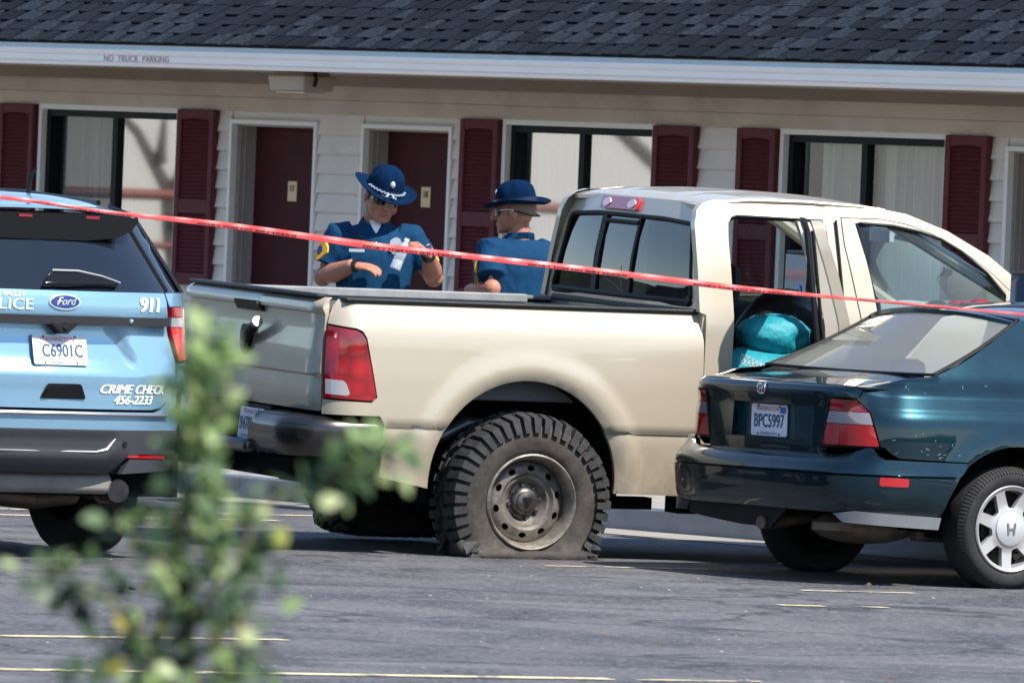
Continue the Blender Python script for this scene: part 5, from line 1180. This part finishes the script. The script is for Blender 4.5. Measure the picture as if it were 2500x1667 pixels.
def officer(name,loc,rz,label,headrot,arms,sc=1.0,hat_tilt=(0,0),group=None,bulk=1.0,hairm=None):
    root=tag(empty(name,loc,(0,0,rz)),label,'person',group); root.scale=(sc,sc,sc)
    NB=Vector((0,.015,1.52)); HM=Matrix.Translation(NB)@Euler(headrot).to_matrix().to_4x4()@Matrix.Translation(-NB)@Matrix.Translation((0,0,1.545))@Matrix.Scale(1.09,4)@Matrix.Translation((0,0,-1.6))
    # ---- body: one continuous skin surface
    m=MB()
    hd=[(.0,.026,.022,-.078),(.012,.044,.048,-.056),(.03,.055,.070,-.030),(.06,.065,.086,-.014),(.10,.072,.093,-.004),(.14,.077,.098,.002),(.18,.075,.096,.005),(.21,.062,.080,.008),(.230,.036,.046,.008),(.238,.010,.012,.008)]
    m.loft([ring((0,cy,1.592+z),rx,ry,20,HM) for z,rx,ry,cy in hd])
    for c,r in (((0,-.106,1.688),(.014,.026,.030)),((0,-.122,1.672),(.019,.018,.013)),((0,-.090,1.722),(.050,.013,.012)),((0,-.096,1.643),(.028,.014,.007)),((0,-.094,1.629),(.024,.014,.008)),((0,-.082,1.607),(.026,.018,.014)),((.079,.012,1.690),(.010,.024,.033)),((-.079,.012,1.690),(.010,.024,.033)),((.05,-.06,1.66),(.02,.02,.025)),((-.05,-.06,1.66),(.02,.02,.025))):
        k=len(m.v); m.ell(c,r,10); m.v[k:]=[tuple(HM@Vector(v)) for v in m.v[k:]]
    m.loft([ring((0,.02,1.46),.075,.07),ring((0,.018,1.52),.060,.062),ring((0,.012,1.57),.057,.060),ring(HM@Vector((0,.005,1.63)),.054,.058)])
    m.loft([ring((0,.01,z),rx,ry) for z,rx,ry in ((.88,.15,.10),(1.05,.145,.10),(1.25,.165,.105),(1.38,.17,.10),(1.46,.10,.08))])
    for (sh_,el,wr,tip,nr,curl,k) in arms:
        S,E,W=Vector(sh_),Vector(el),Vector(wr)
        limb(m,[S,S*.5+E*.5,E,E*.65+W*.35,W],[.056,.054,.050,.054,.034]); m.ell(E,(.050,.050,.050),12)
        hand(m,W,tip,nr,curl,k)
    for k in (-1,1): limb(m,[(k*.09,.01,.90),(k*.10,.0,.50),(k*.10,.02,.10)],[.075,.052,.036]); 
    bd=fuse('body',m,skin,root,.0058,2)
    l=MB(); k=len(l.v); l.ell((0,-.099,1.637),(.022,.012,.0075),10); l.v=[tuple(HM@Vector(v)) for v in l.v]; l.build('lips',mat('lip_skin',(.30,.09,.07),.5),bd)
    # ---- shirt
    m=MB()
    m.loft([ring((0,cy,z),rx*bulk,ry*bulk,24) for z,rx,ry,cy in ((.93,.178,.125,.0),(1.0,.180,.130,-.004),(1.10,.178,.132,-.006),(1.22,.190,.134,-.004),(1.33,.204,.132,.0),(1.41,.200,.118,.008),(1.465,.150,.095,.014),(1.50,.085,.076,.018))])
    for (sh_,el,wr,*_) in arms:
        S,E=Vector(sh_),Vector(el); C=S+Vector((-.06*math.copysign(1,S.x),0,.005)); end=S+(E-S)*.70
        m.tube([C,S,S+(E-S)*.3,S+(E-S)*.6,end],[.075,.084,.080,.078,.082],14)
    sh=fuse('shirt',m,shirtm,root,.0085,8)
    from mathutils import noise as NZ
    nrm=[v.normal.copy() for v in sh.data.vertices]
    for v in sh.data.vertices:
        c=v.co; q=1-abs(NZ.noise(Vector((c.x*9+3,c.y*9,c.z*4.5+c.x*5)))); q2=1-abs(NZ.noise(Vector((c.x*16,c.y*16+7,c.z*11-c.x*9))))
        v.co=c+nrm[v.index]*(.010*(q-.75)+.006*(q2-.75))
    # collar, undershirt, placket, buttons, patches, badges
    c=MB()
    for k in (-1,1): c.loft([[Vector((k*x,y,z)),Vector((k*x*1.25,y-.012,z-.035*w)),Vector((k*x*1.25,y-.006,z-.035*w)),Vector((k*x,y+.006,z-.004))] for x,y,z,w in ((.012,-.072,1.475,1.4),(.040,-.070,1.500,1.3),(.066,-.035,1.520,1.1),(.072,.02,1.532,1),(.05,.075,1.540,1),(.002,.092,1.543,1))])
    c.build('collar',shirtm,sh,ang=60)
    u=MB(); u.loft([[Vector((-.034,-.050,1.522)),Vector((.034,-.050,1.522)),Vector((.034,-.03,1.522)),Vector((-.034,-.03,1.522))],[Vector((-.024,-.078,1.492)),Vector((.024,-.078,1.492)),Vector((.024,-.05,1.49)),Vector((-.024,-.05,1.49))],[Vector((-.003,-.098,1.455)),Vector((.003,-.098,1.455)),Vector((.003,-.06,1.455)),Vector((-.003,-.06,1.455))]]); u.build('undershirt',mat('white_cotton',(.75,.75,.76),.8),sh)
    for z,y in ((1.40,-.122),(1.315,-.136),(1.235,-.141),(1.155,-.141)): b=MB(); b.ell((.0,y,z),(.0095,.004,.0095),10); b.build('button',silver,sh)
    for k in (-1,1):
        e=MB(); e.box((k*.145,.0,1.466),(.10,.045,.012),Matrix.Rotation(R(k*16),3,'Y')); e.build('epaulette',hatm,sh,bevel=.004)
        p=MB(); p.box((k*.085,-.128,1.325),(.09,.010,.05)); p.build('pocket_flap',shirtm,sh,bevel=.003)
        S,E=Vector(arms[0][0] if k<0 else arms[1][0]),Vector(arms[0][1] if k<0 else arms[1][1]); d=(E-S).normalized(); q=S+d*.085+Vector((k*.070,-.050,0)); o_=Vector((k*.80,-.55,0.1)).normalized(); t_=o_.cross(d).normalized()
        g=MB(); P=[(0.042*math.cos(t)*(1-.25*(math.sin(t)<-.3)),.052*math.sin(t)) for t in [2*math.pi*j/18 for j in range(18)]]; g.prism(P,lambda a,b,o:q+t_*a-d*b+o_*(o-.02*(a/.042)**2),-.01,.006); pa=g.build('shoulder_patch',gold,sh)
        g=MB(); g.prism([(a*.5,b*.45) for a,b in P],lambda a,b,o:q+t_*a-d*b+o_*(o-.02*(a/.042)**2),.004,.009); g.build('patch_centre',mat('patch_navy',(.02,.03,.12),.6),pa)
    g=MB(); g.prism([(.035*math.cos(t)*(1+.12*math.cos(5*t)),.045*math.sin(t)) for t in [2*math.pi*j/20 for j in range(20)]],lambda a,b,o:Vector((.105+a,-.122-o+.12*a,1.392+b)),0,.010); g.build('silver_shield',silver,sh)
    g=MB(); g.prism([(-.040,-.008),(.040,-.008),(.040,.008),(-.040,.008)],lambda a,b,o:Vector((-.098+a,-.124-o-.1*a,1.362+b)),0,.006); g.build('name_bar',silver,sh)
    g=MB(); g.ell((-.094,-.118,1.408),(.008,.006,.010),8); g.build('collar_pin',mat('red_pin',(.5,.08,.06),.4),sh)
    g=MB(); g.ell((-.022,-.128,1.405),(.018,.014,.016),10); g.tube([(-.022,-.13,1.40),(-.09,-.115,1.44),(-.16,-.05,1.47)],.004,5); g.build('shoulder_microphone',rubber,sh)
    # ---- trousers, belt, shoes
    m=MB(); m.loft([ring((0,.0,z),rx,ry,20) for z,rx,ry in ((.98,.170,.122),(.90,.178,.128),(.80,.176,.125))])
    for k in (-1,1): m.tube([(k*.085,.0,.88),(k*.095,.0,.70),(k*.10,-.005,.50),(k*.10,.01,.28),(k*.10,.02,.06)],[.095,.088,.070,.062,.062],14)
    fuse('trousers',m,trou,root,.010,6)
    m=MB(); m.loft([[p for p in ring((0,0,z),.184,.133,24)] for z in (.955,1.005)]); 
    for x,y in ((-.17,-.06),(.17,-.05),(.12,-.12),(-.10,-.125)): m.box((x,y,.985),(.05,.05,.09))
    m.build('duty_belt',rubber,root,bevel=.006)
    for k in (-1,1): m=MB(); m.loft([ring((k*.10,y,z),rx,ry,14) for y,z,rx,ry in ((-.05,.0,.046,.135),(-.05,.03,.048,.135),(-.02,.065,.044,.095),(.02,.10,.044,.056))]); m.build('shoe',rubber,root)
    # ---- hat
    TM=HM@Matrix.Translation((0,.0,1.742))@Matrix.Scale(.95,4)@Euler((hat_tilt[0],hat_tilt[1],0)).to_matrix().to_4x4()
    m=MB(); n=48
    def brim(r,t,up): return Vector((r*.95*math.cos(t),r*1.08*math.sin(t),up+.018*math.cos(2*t)*(r/.185)**2))
    R_=[(.088,0),(.115,-.004),(.145,-.004),(.166,.004),(.172,.007),(.166,.0),(.145,-.010),(.115,-.010),(.084,-.008)]
    m.loft([[TM@brim(r,2*math.pi*j/n,h) for j in range(n)] for r,h in R_],cap=False)
    def crown(r,h):
        Q=[]
        for j in range(n):
            t=2*math.pi*j/n; f=sstep(.04,.105,h); rr=r*(1-.26*f*max(0,math.cos(4*(t+math.pi/4)*1-math.pi))**2*1.0); Q.append(TM@Vector((rr*.99*math.cos(t),rr*1.17*math.sin(t),h)))
        return Q
    m.loft([crown(r,h) for r,h in ((.0925,-.004),(.092,.025),(.089,.055),(.081,.082),(.066,.102),(.038,.115),(.010,.119))])
    hb=m.build('campaign_hat',hatm,root,ang=60)
    m=MB(); m.loft([[TM@Vector((.0935*.995*math.cos(2*math.pi*j/n),.0935*1.178*math.sin(2*math.pi*j/n),h)) for j in range(n)] for h in (.0,.026)],cap=False); m.build('hat_band',mat('navy_band',(.004,.014,.045),.5),hb)
    m=MB()
    for i in range(26):
        t=-math.pi/2+(-1.25+2.5*i/25); q=TM@Vector((.100*math.cos(t),.117*math.sin(t),.010+.004*(i%2))); m.ell(q,(.007,.005,.005),8)
    for i in (-1,1): m.tube([TM@Vector((.012*i,-.116,.012)),TM@Vector((.016*i,-.132,.004)),TM@Vector((.030*i,-.142,.003))],.006,6)
    tag(m.build('hat_cord',cordm,hb),kind='stuff')
    g=MB(); g.ell(TM@Vector((0,-.101,.060)),(.014,.008,.018),10); g.build('hat_badge',silver,hb)
    if hairm:
        m=MB(); n2=16; m.loft([[HM@Vector((rx*math.cos(R(-12+204*j/n2)),cy+ry*math.sin(R(-12+204*j/n2)),1.592+z)) for j in range(n2+1)] for z,rx,ry,cy in ((.085,.0745,.094,-.003),(.10,.0765,.0965,-.002),(.13,.0795,.100,.002),(.16,.080,.1005,.004),(.19,.074,.093,.005))],closed=False)
        m.build('hair',hairm,root)
    # ---- sunglasses
    m=MB()
    for k in (-1,1): m.loft([[HM@Vector((k*x,y,1.700+h)) for h in hs]+[HM@Vector((k*x,y+.006,1.700+h)) for h in hs[::-1]] for x,y,hs in ((.006,-.108,(-.006,.010)),(.020,-.108,(-.018,.014)),(.045,-.098,(-.020,.014)),(.062,-.080,(-.012,.012)),(.072,-.060,(-.002,.010)))])
    sgl=m.build('sunglasses',lensk,root)
    for k in (-1,1): a=MB(); a.tube([HM@Vector((k*.073,-.060,1.705)),HM@Vector((k*.083,-.01,1.708)),HM@Vector((k*.086,.02,1.700))],.006,6,flat=.5); a.build('temple_arm',mat('white_temple',(.72,.74,.76),.3) if name.endswith('r') and headrot[2]>.3 else lensk,sgl)
    return root,HM
A1=[((-.185,.01,1.435),(-.262,.01,1.215),(-.120,-.215,1.285),(.02,-.26,1.275),(.1,.35,-1.0),.28,-1),((.185,.01,1.435),(.315,-.02,1.235),(.268,-.235,1.350),(.16,-.30,1.455),(-.75,-.1,-.55),.75,1)]
A2=[((-.185,.01,1.435),(-.235,.04,1.15),(-.19,-.16,1.03),(-.12,-.24,1.02),(.6,.3,-.3),.5,-1),((.185,.01,1.435),(.225,.12,1.235),(.195,-.165,1.215),(.11,-.27,1.20),(-.6,.3,-.3),.5,1)]
o1,HM1=officer('police_officer',(-.775,57.8,0),R(4),'officer facing the pickup, head bowed, holding a water bottle near the doors',(R(14),R(9),R(14)),A1,1.055,(R(7),R(3)),'police officers by the motel',1.06,mat('dark_brown_hair',(.05,.032,.022),.8))
m=MB(); m.tube([Vector((-.118,-.215,1.285)),Vector((-.100,-.222,1.284))],.036,14); w_=m.build('wrist_watch',watch,o1)
m=MB(); m.tube([Vector((.272,-.222,1.340)),Vector((.265,-.240,1.355))],.036,14); m.build('wrist_watch',watch,o1)
o2,HM2=officer('police_officer',(.012,57.9,0),R(211),'officer turned away from the camera with sunglasses strap, in the campaign hat beside the shutter',(R(4),0,R(38)),A2,1.02,(R(2),R(4)),'police officers by the motel',1.30,mat('grey_stubble_hair',(.20,.13,.105),.9))
bpy.data.objects
s2=MB(); s2.tube([HM2@Vector((.086,.02,1.700)),HM2@Vector((.075,.07,1.685)),HM2@Vector((.045,.105,1.672)),HM2@Vector((-.045,.105,1.672)),HM2@Vector((-.075,.07,1.685)),HM2@Vector((-.086,.02,1.70))],.0045,6); s2.build('glasses_strap',rubber,o2)
g=MB()
for i in range(3): g.prism([(-.035,-.012),(0,.012),(.035,-.012),(.035,-.001),(0,.023),(-.035,-.001)],lambda a,b,o,i=i:Vector((.262+.012-o*0+.0*a,.055+a*.6-.02,1.30+b-.020*i)),-.004,.004)
tag(g.build('sleeve_chevrons',gold,o2),None)
# bottle in the raised hand
pet=glass('clear_bottle_plastic',(.86,.90,.93),2.2,.05,.12,((.75,.80,.86),.45))
bo=tag(empty('water_bottle'),'clear plastic water bottle in the bowed officer\'s hand','bottle')
b0=Vector((-.655,57.45,1.345)); b1=Vector((-.592,57.46,1.515)); bo.matrix_world=Matrix.Translation(b0)@(b1-b0).to_track_quat('Z','Y').to_matrix().to_4x4()
m=MB(); m.lathe([(.0,0),(.026,0),(.031,.006),(.0315,.05),(.029,.055),(.0315,.06),(.0315,.115),(.028,.130),(.016,.155),(.013,.160),(.013,.170)],24); m.build('bottle_body',pet,bo)
m=MB(); m.lathe([(.0145,.163),(.0145,.180),(.0,.181)],18); m.build('bottle_cap',mat('white_cap',(.75,.77,.8),.4),bo)

# ================================================================ BARRIER TAPE
TP=[(-6.0,1.95,.02),(-3.2,1.76,.02),(-2.3078,1.6978,.0194),(-2.0738,1.678,.0194),(-1.8491,1.6481,.0175),(-1.4887,1.6275,.0272),(-1.2157,1.6054,.033),(-.8742,1.5705,.035),(-.5912,1.541,.0369),(-.26,1.5212,.0311),(.1689,1.4898,.0311),(.6173,1.4552,.0311),(.9684,1.4246,.0291),(1.4944,1.397,.0214),(1.9813,1.3718,.0194),(2.2774,1.3565,.0194),(3.5,1.30,.02),(6.0,1.24,.02)]
tz=[(a,b) for a,b,_ in TP]; th=[(a,c) for a,_,c in TP]
def smooth_i(T,x): return (interp(T,x-.12)+interp(T,x-.06)+interp(T,x)+interp(T,x+.06)+interp(T,x+.12))/5
redt=mat('red_barrier_plastic',(.56,.012,.005),.45,0,.5,spec=1.0,bump=(9,.3))
def tp(x,v,o=0):
    """v -1..1 across the visible strip: a folded, slightly wavy film"""
    h=smooth_i(th,x); z=smooth_i(tz,x); w=.10*math.sin(x*7.3)+.06*math.sin(x*17.1+1)
    y=47+.012*math.sin(x*3.1)+.003*math.sin(x*41+2*math.sin(x*5))-o+max(0,v)*h*.26-max(0,-v)*h*.08
    return Vector((x,y,z+h*.41*v*(1+w*.3)*(1-.35*sstep(.9,1.6,x))))
m=MB(); N=420; vs=[]; fs=[]; V=(-1,-.5,0,.25,.45,.75,1.0)
for i in range(N+1):
    x=-6+12*i/N
    for v in V: vs.append(tp(x,v))
    for v in V[::-1]: p=tp(x,v); vs.append(p+Vector((0,.012,-.002)))
n=len(V)*2
for i in range(N):
    for k in range(n): fs.append((i*n+k,(i+1)*n+k,(i+1)*n+(k+1)%n,i*n+(k+1)%n))
redt.node_tree.nodes['Principled BSDF'].inputs['Coat Roughness'].default_value=.3
tape=tag(m.add(vs,fs).build('barrier_tape',redt,ang=20),'thin red barrier tape strung across the whole view in front of the vehicles','tape')
tm=MB(); x=-4.9
while x<5: text_mb(tm,'SHERIFF LINE DO NOT CROSS',.036,lambda a,b,o,x=x:tp(x+a,-.50+b*36,.003),sx=.92,mirror=True,bold=.0006); x+=.74
tag(tm.build('tape_lettering',mat('tape_black_ink',(.05,.005,.006),.5),tape,smooth=False),kind='stuff')

# ================================================================ SHRUB NEAR THE CAMERA
TY=13.9
shrub=tag(empty('young_shrub',(-.405,TY,0)),'thin leafy shrub out of focus in front of the cars','shrub')
barkm=mat('brown_twig',(.12,.11,.06),.85)
def leafmat(name,c1,c2):
    m=bpy.data.materials.new(name); m.use_nodes=True; n,l=m.node_tree.nodes,m.node_tree.links; p=n['Principled BSDF']; out=n['Material Output']
    oi=n.new('ShaderNodeObjectInfo'); x=n.new('ShaderNodeMix'); x.data_type='RGBA'; x.inputs['A'].default_value=(*c1,1); x.inputs['B'].default_value=(*c2,1); l.new(oi.outputs['Random'],x.inputs['Factor'])
    l.new(x.outputs['Result'],p.inputs['Base Color']); p.inputs['Roughness'].default_value=.42
    t=n.new('ShaderNodeBsdfTranslucent'); l.new(x.outputs['Result'],t.inputs[0]); mx=n.new('ShaderNodeMixShader'); mx.inputs[0].default_value=.5
    l.new(p.outputs[0],mx.inputs[1]); l.new(t.outputs[0],mx.inputs[2]); l.new(mx.outputs[0],out.inputs[0]); return m
LM=[leafmat('green_leaf',(.11,.19,.08),(.21,.30,.14)),leafmat('pale_green_leaf',(.34,.46,.19),(.48,.55,.26)),leafmat('shaded_leaf',(.012,.035,.018),(.03,.07,.035)),leafmat('yellow_leaf',(.50,.42,.07),(.42,.44,.10)),leafmat('peach_leaf',(.75,.50,.28),(.70,.52,.3))]  # darkest leaves have deep shade put into their green
def leaf_mesh(i):
    m=MB(); N=6; vs=[]; fs=[]
    for k in range(N+1):
        t=k/N; w=.5*math.sin(math.pi*t**.8)**.9*.62; vs += [(t,-w,.10*w+.10*t*t*0-.12*t*t),(t,0,-.10*t*t-.02),(t,w,.10*w-.12*t*t)]
    for k in range(N): a=3*k; fs += [(a,a+3,a+4,a+1),(a+1,a+4,a+5,a+2)]
    return m.add(vs,fs).mesh('leaf',LM[i],ang=80)
LMS=[leaf_mesh(i) for i in range(5)]
ox=-.405
stem=[(-.33,.10,.0),(-.36,.05,.5),(-.385,.0,.9),(-.403,0,1.209),(-.415,.02,1.299),(-.427,.0,1.407),(-.425,-.01,1.488),(-.418,.0,1.57),(-.410,.01,1.625),(-.400,.0,1.672)]
LB=[
 (stem[3:],[.014,.012,.010,.008,.007,.005,.0025],280,.040),
 ([(-.422,0,1.22),(-.47,-.05,1.27),(-.520,-.06,1.325),(-.585,-.02,1.345),(-.615,-.02,1.35)],None,80,.040),
 ([(-.410,0,1.17),(-.47,.06,1.22),(-.53,.05,1.265)],None,70,.048),
 ([(-.419,0,1.28),(-.375,-.05,1.34),(-.340,-.05,1.395),(-.322,-.03,1.45)],None,90,.038),
 ([(-.40,0,1.16),(-.36,.05,1.23),(-.335,.05,1.30),(-.325,.05,1.345)],None,90,.042),
 ([(-.423,0,1.40),(-.35,.07,1.432),(-.27,.07,1.468),(-.205,.05,1.50),(-.150,.05,1.527)],None,0,.030),
 ([(-.27,.07,1.468),(-.205,.05,1.50),(-.150,.05,1.527)],None,80,.036),
 ([(-.424,0,1.33),(-.455,-.05,1.375),(-.485,-.05,1.40),(-.505,-.04,1.43)],None,60,.034),
 ([(-.420,0,1.52),(-.39,-.03,1.56),(-.375,-.02,1.605)],None,44,.028),
 ([(-.43,0,1.43),(-.40,.04,1.455),(-.365,.04,1.475)],None,40,.026),
 ([(-.40,0,1.12),(-.44,-.07,1.18),(-.46,-.08,1.24)],None,64,.050),
 ([(-.385,0,1.05),(-.50,0,1.16),(-.56,.02,1.20)],None,54,.05),
 ([(-.39,0,1.05),(-.33,-.03,1.15),(-.30,-.02,1.20)],None,46,.04),
]
m=MB(); m.tube([(a-ox,b,c) for a,b,c in stem],[.020,.017,.013,.010,.009,.008,.006,.005,.004,.002],8); m.build('stem',barkm,shrub)
for pts,rr_,_,_ in LB[1:]:
    if pts is LB[6][0]: continue
    m=MB(); m.tube([(a-ox,b,c) for a,b,c in pts],[.006-.004*i/(len(pts)-1) for i in range(len(pts))],6); m.build('branch',barkm,shrub)
rl=random.Random(21); cnt=0; extra=MB(); extras=[]
items=[]
for pts,rr_,num,spread in LB:
    for i in range(num):
        t=rl.random()**.85*(len(pts)-1); a=int(min(t,len(pts)-2)); f=t-a; p=Vector(pts[a])*(1-f)+Vector(pts[a+1])*f
        d=Vector((rl.gauss(0,1),rl.gauss(0,1),rl.gauss(.15,.8))).normalized(); p=p+d*spread*rl.uniform(.15,1.0); items.append((p,d,spread))
# a few chosen bright leaves
special=[((-.306,13.9,1.408),3),((-.309,13.9,1.398),3),((-.338,13.9,1.285),4),((-.341,13.9,1.276),4),((-.205,13.9,1.447),1),((-.247,13.9,1.452),1),((-.593,13.9,1.357),1),((-.60,13.9,1.352),1),((-.345,13.9,1.268),1)]
rl.shuffle(items)
for i,(p,d,s_) in enumerate(items):
    x=rl.random(); k=0 if x<.34 else 1 if x<.70 else 2 if x<.975 else 3
    if p.z>1.52: k=1 if x<.75 else 0
    L=rl.uniform(.021,.040); q=d.to_track_quat('X','Z').to_euler(); q=(q[0]+rl.uniform(-1.2,1.2),q[1]+rl.uniform(-.5,.5),q[2])
    pos=(p.x-ox,p.y,p.z)
    if i<288: link('leaf',LMS[k],shrub,pos,q,(L,L*rl.uniform(.8,1.15),L))
    else: extras.append((pos,q,L,k))
for (p,k) in special: link('leaf',LMS[k],shrub,(p[0]-ox,rl.uniform(-.02,.02),p[2]),(rl.uniform(.9,1.6),rl.uniform(-.4,.4),rl.uniform(0,3)),(.034,.038,.034))
for pos,q,L,k in extras:
    M=Matrix.Translation(pos)@Euler(q).to_matrix().to_4x4()@Matrix.Scale(L,4); me=LMS[k]; extra.add([M@v.co for v in me.vertices],[tuple(f.vertices) for f in me.polygons],k)
if extras: tag(extra.build('leaf_mass',LM,shrub,ang=80),kind='stuff')
# dry leaves and grit on the ground
dl=mat('dry_leaf',(.16,.08,.05),.8); rd=random.Random(2)
m=MB()
for i in range(34):
    if i<26: x,y=rd.uniform(-1.6,2.0),0; P=mp_(rd.uniform(-1,7.5),-6.55+rd.uniform(-.12,.12),.01)
    else: P=Vector((rd.uniform(-2,2),rd.uniform(39,50),.008))
    L=rd.uniform(.012,.035); a=rd.uniform(0,6); c,s=math.cos(a)*L,math.sin(a)*L
    m.add([P+Vector((-c,-s,.004)),P+Vector((s*.4,-c*.4,.012+L*.3)),P+Vector((c,s,.006)),P+Vector((-s*.4,c*.4,.004))],[(0,1,2),(0,2,3)])
gm=MB()
for i in range(60):
    P=Vector((rd.uniform(-2.2,2.2),rd.uniform(36,52),.004)); L=rd.uniform(.004,.011); a=rd.uniform(0,6); c,s_=math.cos(a)*L,math.sin(a)*L
    gm.add([P+Vector((c,s_,0)),P+Vector((-s_,c,0)),P+Vector((-c,-s_,0)),P+Vector((s_,-c,0)),P+Vector((0,0,L*.25))],[(0,1,4),(1,2,4),(2,3,4),(3,0,4)])
tag(gm.build('pale_grit',mat('pale_grit',(.42,.41,.40),.8),smooth=False),'small pale stones scattered on the asphalt','grit',kind='stuff')
tag(m.build('dry_leaves',dl,smooth=False),'scattered dry leaves and bits on the asphalt and gutter','litter',kind='stuff')
